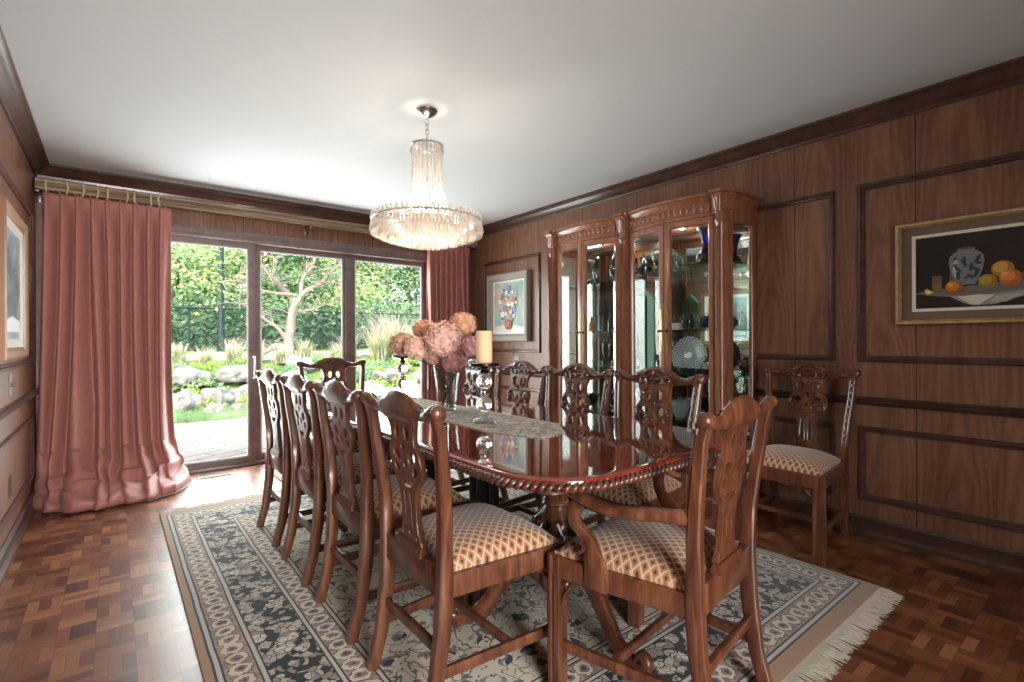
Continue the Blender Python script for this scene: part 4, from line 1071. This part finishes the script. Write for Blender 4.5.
meshobj('slot', bm, M['black'], rg, 0)
bm = B(); box2(bm, (-.42, -.33, 0), (.42, .33, .010), .003)
tag(meshobj('doormat', bm, plain('salmon woven mat', 'b9857a', .9), None, 30, (1.47, 4.62, .0005)), 'salmon pink mat on the parquet before the sliding door', 'mat')

# ---------------------------------------------------------------- rug
RX0, RX1, RY0, RY1 = .232, 2.715, .735, 3.985
def rug_mat():
    t = NT('oriental rug'); v = t.coord(); x, y, z = t.sep(v); hx, hy = (RX1-RX0)/2, (RY1-RY0)/2
    wob = t.math('MULTIPLY', t.math('SUBTRACT', t.noise(v, 2.5, 2), .5), .012)
    dx = t.math('SUBTRACT', hx, t.math('ABSOLUTE', t.math('ADD', x, wob))); dy = t.math('SUBTRACT', hy, t.math('ABSOLUTE', y))
    # the woven kilim strip at both ends widens the border there
    dy2 = t.math('SUBTRACT', dy, .035)
    d = t.math('MINIMUM', dx, dy2)
    along_ = t.math('ADD', x, y)
    wv = t.n('ShaderNodeVectorMath', operation='ADD'); t.set(wv.inputs[0], v)
    nz = t.n('ShaderNodeTexNoise'); nz.inputs['Scale'].default_value = 14; t.set(nz.inputs['Vector'], v)
    sc = t.n('ShaderNodeVectorMath', operation='SCALE'); t.set(sc.inputs[0], nz.outputs['Color']); sc.inputs['Scale'].default_value = .05
    t.set(wv.inputs[1], sc.outputs[0]); wvv = wv.outputs[0]
    # navy main border: cream and sand blossoms held by dark gaps
    e1 = t.voro(wvv, 13, 'DISTANCE_TO_EDGE'); c1 = t.voro(wvv, 13, 'F1', 'Color'); f1 = t.voro(wvv, 13); r1, g1, b1 = t.sep(c1)
    e2 = t.voro(wvv, 38, 'DISTANCE_TO_EDGE'); r2, g2, b2 = t.sep(t.voro(wvv, 38, 'F1', 'Color'))
    blo = t.ramp(r1, [(.0, 'd8cebb'), (.35, 'b9ab96'), (.6, 'd2cabb'), (.8, 'a99d94'), (1, 'c4b49a')])
    sm = t.ramp(r2, [(0, '12161f'), (.48, '171b26'), (.5, 'b4a892'), (.72, '8d8376'), (1, '6f7684')], 'CONSTANT')
    bc = t.mix(t.math('GREATER_THAN', f1, t.math('ADD', .27, t.math('MULTIPLY', g1, .24))), blo, sm)
    bc = t.mix(t.math('LESS_THAN', e2, .045), bc, '10141d')
    bc = t.mix(t.math('LESS_THAN', f1, .07), bc, '7a5a48')
    # guard stripes
    horiz = t.math('GREATER_THAN', dx, dy2)
    al = t.math('ADD', t.math('MULTIPLY', horiz, x), t.math('MULTIPLY', t.math('SUBTRACT', 1, horiz), y))
    nn = t.noise(v, 38, 2)
    pq = t.math('DIVIDE', t.math('ADD', al, 40), .072); pi = t.math('FLOOR', pq); pf = t.math('ABSOLUTE', t.math('SUBTRACT', t.math('SUBTRACT', pq, pi), .5))
    gd = t.math('MINIMUM', t.math('ABSOLUTE', t.math('SUBTRACT', d, .1035)), t.math('ABSOLUTE', t.math('SUBTRACT', d, .416)))
    rr_ = t.math('ADD', t.math('SQRT', t.math('ADD', t.math('POWER', t.math('DIVIDE', pf, .46), 2), t.math('POWER', t.math('DIVIDE', gd, .036), 2))), t.math('MULTIPLY', t.math('SUBTRACT', nn, .5), 1.0))
    gc = t.mix(t.math('GREATER_THAN', nn, .52), 'a88e7c', '8a7066')
    gc = t.mix(t.math('LESS_THAN', rr_, .98), gc, 'cabfa9'); gc = t.mix(t.math('LESS_THAN', rr_, .55), gc, '8d6a5e'); gc = t.mix(t.math('LESS_THAN', rr_, .25), gc, '3f3a42')
    gc = t.mix(t.math('MULTIPLY', t.math('GREATER_THAN', rr_, .98), t.math('LESS_THAN', rr_, 1.08)), gc, '51464a')
    # ivory field with fine scrolling vines and small rosettes
    n1 = t.noise(wvv, 5.5, 2, .5, 1.2); vine = t.math('LESS_THAN', t.math('ABSOLUTE', t.math('SUBTRACT', n1, .5)), .015)
    n2 = t.noise(wvv, 8.5, 2, .5, .8); vine2 = t.math('LESS_THAN', t.math('ABSOLUTE', t.math('SUBTRACT', n2, .52)), .014)
    fe = t.voro(wvv, 9); fr_, fg, fb = t.sep(t.voro(wvv, 9, 'F1', 'Color')); f3 = t.voro(wvv, 42); h1, h2, h3 = t.sep(t.voro(wvv, 42, 'F1', 'Color'))
    fc = t.mix(t.noise(v, 1.3, 2), 'd2c7b0', 'c2b8a3')
    fc = t.mix(t.math('MULTIPLY', vine, .85), fc, '3b3d46'); fc = t.mix(t.math('MULTIPLY', vine2, .75), fc, '6a5a50')
    ros = t.math('MULTIPLY', t.math('LESS_THAN', fe, .30), t.math('GREATER_THAN', fr_, .35))
    fc = t.mix(ros, fc, t.ramp(h1, [(0, '2b2f3a'), (.35, '8a7264'), (.6, 'd3c8b0'), (.85, '5a5f6c'), (1, 'a58f7c')], 'CONSTANT'))
    spk = t.math('MULTIPLY', t.math('LESS_THAN', f3, .20), t.math('GREATER_THAN', h2, .62)); fc = t.mix(spk, fc, '44434a')
    def band(base, lo, hi, col):
        m = t.math('MULTIPLY', t.math('GREATER_THAN', d, lo), t.math('LESS_THAN', d, hi)); return t.mix(m, base, col)
    c = fc
    c = band(c, -1, .028, 'a58063'); c = band(c, .028, .036, '2c2a30'); c = band(c, .036, .050, 'b8b4aa'); c = band(c, .050, .057, '2c2a30')
    c = band(c, .057, .150, gc); c = band(c, .150, .156, '2c2a30'); c = band(c, .156, .170, 'bcb5a6'); c = band(c, .170, .176, '2c2a30'); c = band(c, .176, .352, bc)
    c = band(c, .352, .358, '2c2a30'); c = band(c, .358, .370, 'bcb5a6'); c = band(c, .370, .376, '2c2a30'); c = band(c, .376, .456, gc); c = band(c, .456, .462, '2c2a30'); c = band(c, .462, .474, 'bcb5a6'); c = band(c, .474, .481, '2c2a30')
    c = t.mix(.25, c, t.mix(t.noise(v, 500, 2), (.25, .25, .25, 1), (.9, .9, .9, 1)), 'MULTIPLY')
    return t.fin(t.principled(c, .92, 0, .12, sheen=.25, normal=t.bump(t.noise(v, 350, 2), .5, .004)))
bm = B(); hx, hy = (RX1-RX0)/2, (RY1-RY0)/2
box2(bm, (-hx, -hy, 0), (hx, hy, .0105), .003)
rug = tag(meshobj('area_rug', bm, rug_mat(), None, 30, ((RX0+RX1)/2, (RY0+RY1)/2, .0006)), 'large oriental rug with dark floral border under the dining table', 'rug')
M['fringe'] = plain('cream wool fringe', 'c6bba8', .9)
for s in (-1, 1):
    bm = B(); r = random.Random(11+s); n = 760
    for i in range(n):
        x = lerp(-hx+.004, hx-.004, i/(n-1)); L_ = r.uniform(.070, .098); dx = r.uniform(-.018, .018)+.012*sin(i*.13)
        pts = [(x, s*(hy-.003), .006), (x+dx*.3, s*(hy+L_*.4), .0065+r.uniform(0, .004)), (x+dx, s*(hy+L_), .002+r.uniform(0, .004))]
        tube(bm, pts, [.0017, .0019, .0012], 4)
    f = meshobj('fringe', bm, M['fringe'], rug, 0); f['kind'] = 'stuff'
# ---------------------------------------------------------------- garden
def ground_z(y):
    return interp([(8.75, -.06), (9.3, .05), (10.4, .50), (11.8, .80), (14, .90), (30, 1.3)], y)
def brick_paving():
    t = NT('brick paving'); v = t.mapping(t.coord(), (1, 1, 1), (0, 0, math.radians(-28)))
    b = t.n('ShaderNodeTexBrick'); t.set(b.inputs['Vector'], v)
    b.inputs['Color1'].default_value = lin('938881'); b.inputs['Color2'].default_value = lin('7d736c'); b.inputs['Mortar'].default_value = lin('57524c')
    b.inputs['Scale'].default_value = 1; b.inputs['Brick Width'].default_value = .42; b.inputs['Row Height'].default_value = .19; b.inputs['Mortar Size'].default_value = .012
    c = t.mix(t.math('MULTIPLY', t.noise(v, 7, 4), .5), b.outputs[0], '5d5650')
    return t.fin(t.principled(c, .8, 0, .3))
bm = B(); box2(bm, (-9, YF+.16, -.3), (16, 8.9, -.06)); struct('patio', bm, brick_paving(), smooth=0)
def soil():
    t = NT('garden soil'); x, y, z = t.sep(t.coord()); f = t.noise(t.coord(), 3, 5)
    c = t.ramp(f, [(.3, '3d4a26'), (.5, '5c6b38'), (.7, '7d7558')])
    e = t.math('ADD', y, t.math('MULTIPLY', f, .8)); dry = t.math('MULTIPLY', t.math('GREATER_THAN', e, 12.0), t.math('LESS_THAN', e, 13.9))   # a dry gravel path before the fence
    return t.fin(t.principled(t.mix(dry, c, t.ramp(f, [(.3, '8f8472'), (.7, 'b5a994')])), .95, 0, .1))
bm = B(); ny, nx = 50, 60; rows = []
for j in range(ny+1):
    y = lerp(8.85, 30, (j/ny)**1.3); rows.append([bm.verts.new((lerp(-14, 34, i/nx), y, ground_z(y)+.05*mnoise.noise(Vector((i*.5, y*.9, 0)))-.02)) for i in range(nx+1)])
for j in range(ny):
    for i in range(nx): bm.faces.new((rows[j][i], rows[j][i+1], rows[j+1][i+1], rows[j+1][i]))
o = struct('ground', bm, soil())
def leafm(n, a, b, c, tl=.45):
    t = NT(n); f = t.noise(t.coord(), 1.7, 3); g = t.white(t.coord())
    col = t.ramp(f, [(.3, a), (.5, b), (.7, c)])
    d = t.n('ShaderNodeBsdfDiffuse'); t.set(d.inputs[0], col); tr = t.n('ShaderNodeBsdfTranslucent'); t.set(tr.inputs[0], t.mix(.5, col, lin('b4c68a')))
    m = t.n('ShaderNodeMixShader'); m.inputs[0].default_value = tl; t.set(m.inputs[1], d.outputs[0]); t.set(m.inputs[2], tr.outputs[0])
    return t.fin(m.outputs[0])
LF = [leafm('spring green leaves', '78965f', '9db584', 'c6d2aa'), leafm('mid green leaves', '62825c', '84a27a', 'acc29c'), leafm('deep green leaves', '4c6a50', '688866', '8ea88a'), leafm('olive leaves', '8a9457', 'aab070', 'c8c58c')]
M['bark'] = wood('tree bark', '3a2f28', '54463c', '74665a', .9, (5, 5, 1), 0, .1); M['palebark'] = wood('pale bark', '6f6357', '8e8173', 'a89b8c', .9, (5, 5, 1.5), 0, .1)
def leaf(bm, p, s, r, droop=0):
    d = Vector((r.gauss(0, 1), r.gauss(0, 1), r.gauss(0, .6)-droop)).normalized(); u = d.orthogonal().normalized(); u = Matrix.Rotation(r.uniform(0, 6.28), 3, d) @ u; n = d.cross(u)*.12
    w = s*.32
    bm.faces.new([bm.verts.new(q) for q in (p, p+d*s*.45+u*w+n*s, p+d*s, p+d*s*.45-u*w+n*s)])
def tree(label, x, y, h, cr, mats, seed, low=.25, nl=5200, ls=.2, group='trees beyond the chain-link fence'):
    r = random.Random(seed); z0 = ground_z(y)
    t = thing('tree', label, 'tree', (x, y, z0), 0, group)
    bm = B(); top = Vector((r.uniform(-.4, .4), r.uniform(-.3, .3), h*.8))
    tr = catmull([(0, 0, -.1), (r.uniform(-.15, .15), 0, h*.25), (r.uniform(-.3, .3), r.uniform(-.2, .2), h*.5), top], 4)
    tube(bm, tr, [lerp(.13, .04, i/(len(tr)-1))*(h/6) for i in range(len(tr))], 8)
    tips = []
    for k_ in range(16):
        q = r.uniform(low, .95); b = tr[int(q*(len(tr)-1))]; a = r.uniform(0, 6.28); l = cr*r.uniform(.5, 1)*(1.15-q*.5)
        e = b+Vector((l*cos(a), l*sin(a), l*r.uniform(.1, .6))); mid = (b+e)/2+Vector((0, 0, .1*l)); tube(bm, catmull([b, mid, e], 3), [.03, .026, .022, .018, .015, .012, .008], 5); tips += [mid, e]
    meshobj('trunk', bm, M['bark'], t)
    tips += [top]
    bm = B()
    for k_ in range(nl):
        c = r.choice(tips); g = Vector((r.gauss(0, .25), r.gauss(0, .25), r.gauss(0, .17)))*cr*.8
        leaf(bm, c+g, ls*r.uniform(.6, 1.2), r, .3)
    meshobj('crown', bm, mats, t, 0)
    return t
for i, (x, y, h, cr, m, lab) in enumerate((
    (1.2, 16.5, 5.2, 1.9, 0, 'bright green feathery tree beyond the fence at the curtain edge of the door'), (2.4, 19.5, 7.5, 2.4, 1, 'green tree farther back behind the tall dark post'), (4.0, 18.5, 7.0, 2.3, 3, 'yellowish tree behind the pale bare crooked tree'),
    (5.4, 17.0, 6.2, 2.1, 1, 'green tree beyond the fence between the two fixed window lights'), (7.0, 18.0, 7.2, 2.4, 0, 'bright leafy tree beyond the fence filling the end window'), (8.8, 17.5, 6.6, 2.2, 2, 'dark green tree beyond the fence at the right-hand curtain'),
    (10.8, 19.5, 7.6, 2.6, 1, 'green tree farther off at the hidden end of the fence'), (6.2, 22.5, 9, 3.2, 2, 'tall deep green tree far behind the fence in the end window'), (3.0, 23.5, 9.5, 3.3, 2, 'tall deep green tree far behind the fence in the middle window'), (0.2, 22, 9, 3.2, 1, 'tall green tree far behind the fence in the sliding door'), (10, 24, 10, 3.4, 2, 'tall deep green tree farthest off at the hidden end of the fence'), (-1.2, 17.5, 6, 2.2, 2, 'green tree beyond the fence hidden by the pooling curtain'))):
    tree(lab, x, y, h, cr, LF[m], 20+i, low=.1, nl=8500 if y < 19 else 5200, ls=.15 if y < 19 else .22)
# dense hedge row of shrubs along the far side of the fence
for i in range(9):
    x = -.5+1.35*i; y = 15.6+.4*sin(i*2.1); r = random.Random(90+i); z0 = ground_z(y)
    t = thing('shrub', 'dark green shrub of the overgrown row behind the chain-link fence', 'shrub', (x, y, z0), 0, 'shrubs behind the fence')
    bm = B()
    for k_ in range(5): a = r.uniform(0, 6.28); tube(bm, [(0, 0, -.05), (.25*cos(a), .25*sin(a), .6), (.5*cos(a), .4*sin(a), 1.3)], [.03, .022, .01], 5)
    meshobj('stem', bm, M['bark'], t)
    bm = B()
    for k_ in range(2600): leaf(bm, Vector((r.gauss(0, .42), r.gauss(0, .32), abs(r.gauss(.55, .42)))), r.uniform(.09, .2), r, .2)
    meshobj('foliage', bm, LF[2 if i % 3 else 1], t, 0)
# crooked pale tree in front of the fence
t = thing('bare_tree', 'pale crooked bare-limbed tree in front of the chain-link fence', 'tree', (3.25, 12.6, ground_z(12.6)))
bm = B(); LIMB = [([(.05, 0, -.1), (0, 0, .25), (.06, .05, .6), (.10, 0, 1.0), (.18, 0, 1.25)], .12, .085), ([(-.02, 0, .12), (-.25, .1, .18), (-.5, 0, .05), (-.75, .1, -.1)], .10, .03), ([(-.02, 0, .3), (-.25, 0, .62), (-.55, .1, .85), (-.9, 0, 1.15)], .05, .015),
  ([(.18, 0, 1.2), (-.05, .1, 1.5), (-.35, 0, 1.8), (-.75, .1, 2.2), (-1.2, 0, 2.45)], .075, .015), ([(.18, 0, 1.2), (.4, 0, 1.5), (.8, .1, 1.75), (1.15, 0, 2.15), (1.7, .1, 2.5)], .075, .015), ([(.3, 0, 1.4), (.35, .1, 1.8), (.6, 0, 2.2), (.7, 0, 2.8)], .055, .012),
  ([(.15, 0, 1.0), (.5, 0, 1.05), (.9, .1, 1.2), (1.5, 0, 1.35)], .035, .01), ([(-.35, 0, 1.8), (-.3, 0, 2.2), (-.6, .1, 2.7)], .04, .01), ([(.8, .1, 1.75), (1.2, 0, 1.75), (1.7, 0, 1.6)], .035, .008), ([(.1, 0, 1.4), (-.5, 0, 1.45), (-1.0, .1, 1.65), (-1.5, 0, 1.6)], .04, .01)]
r = random.Random(5)
for P, a, b in LIMB:
    P = catmull(P, 5); n = len(P)-1; tube(bm, P, [lerp(a, b, i/n) for i in range(n+1)], 8)
    for k_ in range(17):
        s = P[r.randint(n//3, n)]; d = Vector((r.gauss(0, 1), r.gauss(0, .5), r.gauss(.3, .7))).normalized()*r.uniform(.25, .7); tube(bm, catmull([s, s+d*.5+Vector((0, 0, .06)), s+d], 3), [.014, .013, .011, .009, .008, .006, .004], 5)
meshobj('trunk', bm, M['palebark'], t)
bm = B()
for k_ in range(1500):
    P = r.choice(LIMB[3:])[0]; leaf(bm, Vector(P[-1])+Vector((r.gauss(0, .45), r.gauss(0, .4), r.gauss(.15, .35))), r.uniform(.06, .13), r)
meshobj('leaves', bm, LF[3], t, 0)
# chain-link fence
FY = 14.0; zf0 = ground_z(FY); M['fence'] = plain('green black fence steel', '2c3b38', .5, .3)
fe = thing('chain_link_fence', 'dark green chain-link fence with a top rail across the back of the garden', 'fence', (4, FY, zf0))
bm = B(); tube(bm, [(-6, 0, 1.03), (8, 0, 1.03)], .024, 8); meshobj('top_rail', bm, M['fence'], fe)
for x, hh, rr in ((-1.93, 3.3, .065), (-4.9, 1.1, .035), (.9, 1.1, .03), (3.9, 1.1, .03), (-2.6, 1.1, .028), (6.9, 1.1, .03)):
    bm = B(); tube(bm, [(x, .03, -.1), (x, .03, hh)], rr, 10); meshobj('post', bm, M['fence'], fe)
bm = B(); sp = .075; L_ = 13.0; hgt = 1.0
i = 0; x = -5.8-hgt
while x < 7.8:
    for s in (-1, 1):
        a = (x, 0, .02) if s > 0 else (x+hgt, 0, .02); b = (x+hgt, 0, .02+hgt) if s > 0 else (x, 0, .02+hgt); tube(bm, [a, b], .0045, 3, False)
    x += sp
meshobj('wire_mesh', bm, M['fence'], fe, 0)
# boulders of the rock garden
def rockm():
    t = NT('grey boulder'); f = t.noise(t.coord(), 5, 6, .65); return t.fin(t.principled(t.ramp(f, [(.3, '5b554f'), (.5, '817a73'), (.72, 'a79f96')]), .9, 0, .2, normal=t.bump(f, .5, .03)))
M['rock'] = rockm()
def rock(label, x, y, r, sc, seed, group=None, zo=.0):
    bm = B(); ico(bm, (0, 0, 0), r, 4, sc)
    for v in bm.verts:
        q = v.co.normalized(); f = 1+.28*mnoise.noise(q*1.6+Vector((seed, 0, 0)))+.10*mnoise.noise(q*4+Vector((0, seed, 0))); v.co *= f
    return tag(meshobj('boulder', bm, M['rock'], None, 30, (x, y, ground_z(y)+r*sc[2]*.45+zo)), label, 'rock', group)
rock('pale rounded boulder in the rock garden next to the pooling curtain', .89, 9.35, .23, (1.05, .9, .9), 1.0)
rock('pale angular boulder in the middle of the rock garden seen through the sliding door', 1.29, 9.45, .25, (1.1, .9, .85), 2.2)
rock('grey boulder by the sliding door mullion in the rock garden', 1.74, 9.5, .24, (1.2, .9, .8), 3.1)
rr = random.Random(17); GRK = 'smaller boulders of the rock garden'
for i, (x, y, r_) in enumerate(((1.25, 9.05, .13), (1.62, 9.1, .11), (1.0, 10.1, .24), (1.75, 10.15, .28), (2.15, 9.9, .2), (2.3, 9.35, .17), (.55, 9.6, .22), (.75, 10.5, .2), (2.6, 9.8, .26), (3.1, 9.5, .2), (3.5, 9.95, .25), (4.0, 9.5, .22), (4.5, 9.9, .25), (4.85, 9.45, .18), (5.3, 9.8, .24), (.2, 9.3, .2), (2.9, 10.5, .25), (3.9, 10.5, .24), (5.8, 9.5, .2), (6.3, 9.9, .24))):
    rock('grey boulder among the low plants of the rock garden', x, y, r_, (rr.uniform(.9, 1.35), .9, rr.uniform(.6, .85)), 5+i*1.7, GRK)
# low plants between the rocks
def clump(label, x, y, w, h, mat, seed, n=420, group='low cushion plants in the rock garden'):
    r = random.Random(seed); bm = B()
    for k_ in range(n):
        a = r.uniform(0, 6.28); d = r.random()**.5; leaf(bm, Vector((w*d*cos(a), w*.8*d*sin(a), h*(1-d*d)*r.uniform(.3, 1))), r.uniform(.04, .09), r, -.6)
    return tag(meshobj('cushion_plant', bm, mat, None, 0, (x, y, ground_z(y)+.01)), label, 'plant', group)
LF.append(leafm('lime cushion leaves', '7f9a45', 'a3b962', 'c6d38b'))
for i in range(72):
    x = .15+.092*i+rr.uniform(-.08, .08); y = rr.choice((9.12, 9.3, 9.55, 9.75, 9.95, 10.2, 10.45, 10.7, 10.9))+rr.uniform(-.08, .08)
    clump('green cushion plant growing between the boulders', x, y, rr.uniform(.16, .30), rr.uniform(.14, .28), LF[(4, 0, 3, 1, 4)[i % 5]], 200+i, 340)
# feathery ornamental grasses
M['straw'] = leafm('pale straw blades', 'b09c8a', 'cdbcab', 'e2d6c8', .3); M['blade'] = leafm('green blades', '6b7a3c', '94a05a', 'b8b980', .4)
def blades(bm, n, h, spread, r, w=.007):
    for k_ in range(n):
        a = r.uniform(0, 6.28); o_ = Vector((r.gauss(0, .06), r.gauss(0, .06), 0)); l = h*r.uniform(.6, 1.1); d = Vector((cos(a), sin(a), 0)); b = spread*r.uniform(.2, 1)
        u = Vector((-d.y, d.x, 0))*w; P = [o_+d*b*q*q*l+Vector((0, 0, l*(q-.18*q*q*b))) for q in (0, .35, .7, 1)]
        v = [(bm.verts.new(p+u*s), bm.verts.new(p-u*s)) for p, s in zip(P, (1, .9, .6, .1))]
        for i in range(3): bm.faces.new((v[i][0], v[i][1], v[i+1][1], v[i+1][0]))
for i, (x, y, h) in enumerate(((1.35, 11.0, .34), (1.85, 11.1, .42), (2.3, 11.4, .34), (2.75, 11.2, .30), (3.3, 11.5, .32), (3.9, 11.2, .32), (4.75, 10.9, .85), (5.2, 11.1, .9), (5.8, 11.3, .7), (.95, 11.5, .28), (6.5, 11.2, .8), (4.3, 11.5, .4))):
    r = random.Random(60+i); t = thing('ornamental_grass', 'feathery straw-coloured ornamental grass clump above the rock garden', 'ornamental grass', (x, y, ground_z(y)-.02), 0, 'ornamental grasses before the fence')
    bm = B(); blades(bm, 150, h, .75, r); meshobj('leaves', bm, M['blade'], t, 0)
    bm = B(); blades(bm, 130, h*1.4, .7, r, .008); meshobj('plumes', bm, M['straw'], t, 0)
# turf strip along the patio
bm = B(); r = random.Random(8)
for k_ in range(15000):
    x = r.uniform(-.6, 8); y = r.uniform(8.72, 9.2); l = r.uniform(.06, .16); d = Vector((r.gauss(0, .4), r.gauss(0, .4), 1)).normalized(); p = Vector((x, y, ground_z(y)-.02)); u = Vector((.008, .003, 0))
    bm.faces.new([bm.verts.new(q) for q in (p-u, p+u, p+d*l)])
o = meshobj('grass', bm, LF[0], None, 0); tag(o, 'strip of bright green grass along the patio edge', 'grass', kind='stuff')

# ---------------------------------------------------------------- light
w = bpy.data.worlds.new('sky'); S.world = w; w.use_nodes = True; nt = w.node_tree
sky = nt.nodes.new('ShaderNodeTexSky'); sky.sky_type = 'NISHITA'; sky.sun_disc = False; sky.sun_elevation = math.radians(48); sky.sun_rotation = math.radians(250); sky.dust_density = 2.5; sky.air_density = 1.0
mixn = nt.nodes.new('ShaderNodeMix'); mixn.data_type = 'RGBA'; mixn.inputs[0].default_value = .35; mixn.inputs[7].default_value = (4, 4, 4, 1)
nt.links.new(sky.outputs[0], mixn.inputs[6]); nt.links.new(mixn.outputs[2], nt.nodes['Background'].inputs[0]); nt.nodes['Background'].inputs[1].default_value = SKY
def light(name, kind, loc, energy, col, **k):
    l = bpy.data.lights.new(name, kind); l.energy = energy; l.color = col
    o = bpy.data.objects.new(name, l); link(o); o.location = loc
    rot = k.pop('rot', None); aim = k.pop('aim', None)
    for a, b in k.items(): setattr(l, a, b)
    if aim: o.rotation_euler = (Vector(aim)-Vector(loc)).to_track_quat('-Z', 'Y').to_euler()
    return o
light('sun', 'SUN', (0, 0, 12), SUN, (1, .95, .86), angle=math.radians(1.0), aim=(4.2, 3.2, 2.6))
light('chandelier_light', 'POINT', (DX, DY, 1.81), CHP, (1, .86, .70), shadow_soft_size=.10)
light('chandelier_uplight', 'POINT', (DX, DY, 1.90), CHU, (1, .90, .78), shadow_soft_size=.05)
# added fill lamp shining in through the made-up opening behind the camera
light('back_fill', 'AREA', ((OX0+OX1)/2, YN-.3, 1.1), BACK, (1, .96, .92), shape='RECTANGLE', size=1.1, size_y=2.0, spread=math.radians(SPR), aim=((OX0+OX1)/2+.25, 3, 1.15))
for (a, b) in SEC:
    light('cabinet_light', 'POINT', (CX+.20, (a+b)/2, 1.895), CABL, (1, .93, .84), shadow_soft_size=.03)
# area lamp added just outside the glass to strengthen the window light
light('window_fill', 'AREA', ((WX0+WX1)/2, YF+.22, 1.02), WIN, (.98, .99, 1), shape='RECTANGLE', size=WX1-WX0-.1, size_y=1.9, aim=((WX0+WX1)/2, 2.0, .95))

# ---------------------------------------------------------------- camera
cam = bpy.data.cameras.new('camera'); co = bpy.data.objects.new('camera', cam); link(co)
cam.sensor_width = 36; cam.lens = 500/1024*36; cam.clip_start = .02; cam.clip_end = 200
ya, ro = math.radians(38.55), math.radians(.25)
Fv = Vector((sin(ya), cos(ya), 0)); Rv = Vector((cos(ya), -sin(ya), 0)); Uv = Vector((0, 0, 1))
R2 = Rv*cos(ro)-Uv*sin(ro); U2 = Uv*cos(ro)+Rv*sin(ro)
co.matrix_world = Matrix(((R2.x, U2.x, -Fv.x, 0), (R2.y, U2.y, -Fv.y, 0), (R2.z, U2.z, -Fv.z, HC), (0, 0, 0, 1)))
cam.shift_y = -1.2/1024
S.camera = co
vs_ = S.view_settings; vs_.view_transform = 'Standard'; vs_.look = 'None'; vs_.gamma = 1; vs_.exposure = EXPO; vs_.use_curve_mapping = False
S.cycles.use_denoising = True; S.cycles.max_bounces = 10; S.cycles.transparent_max_bounces = 24; S.cycles.caustics_reflective = False; S.cycles.caustics_refractive = False; S.cycles.sample_clamp_indirect = 6
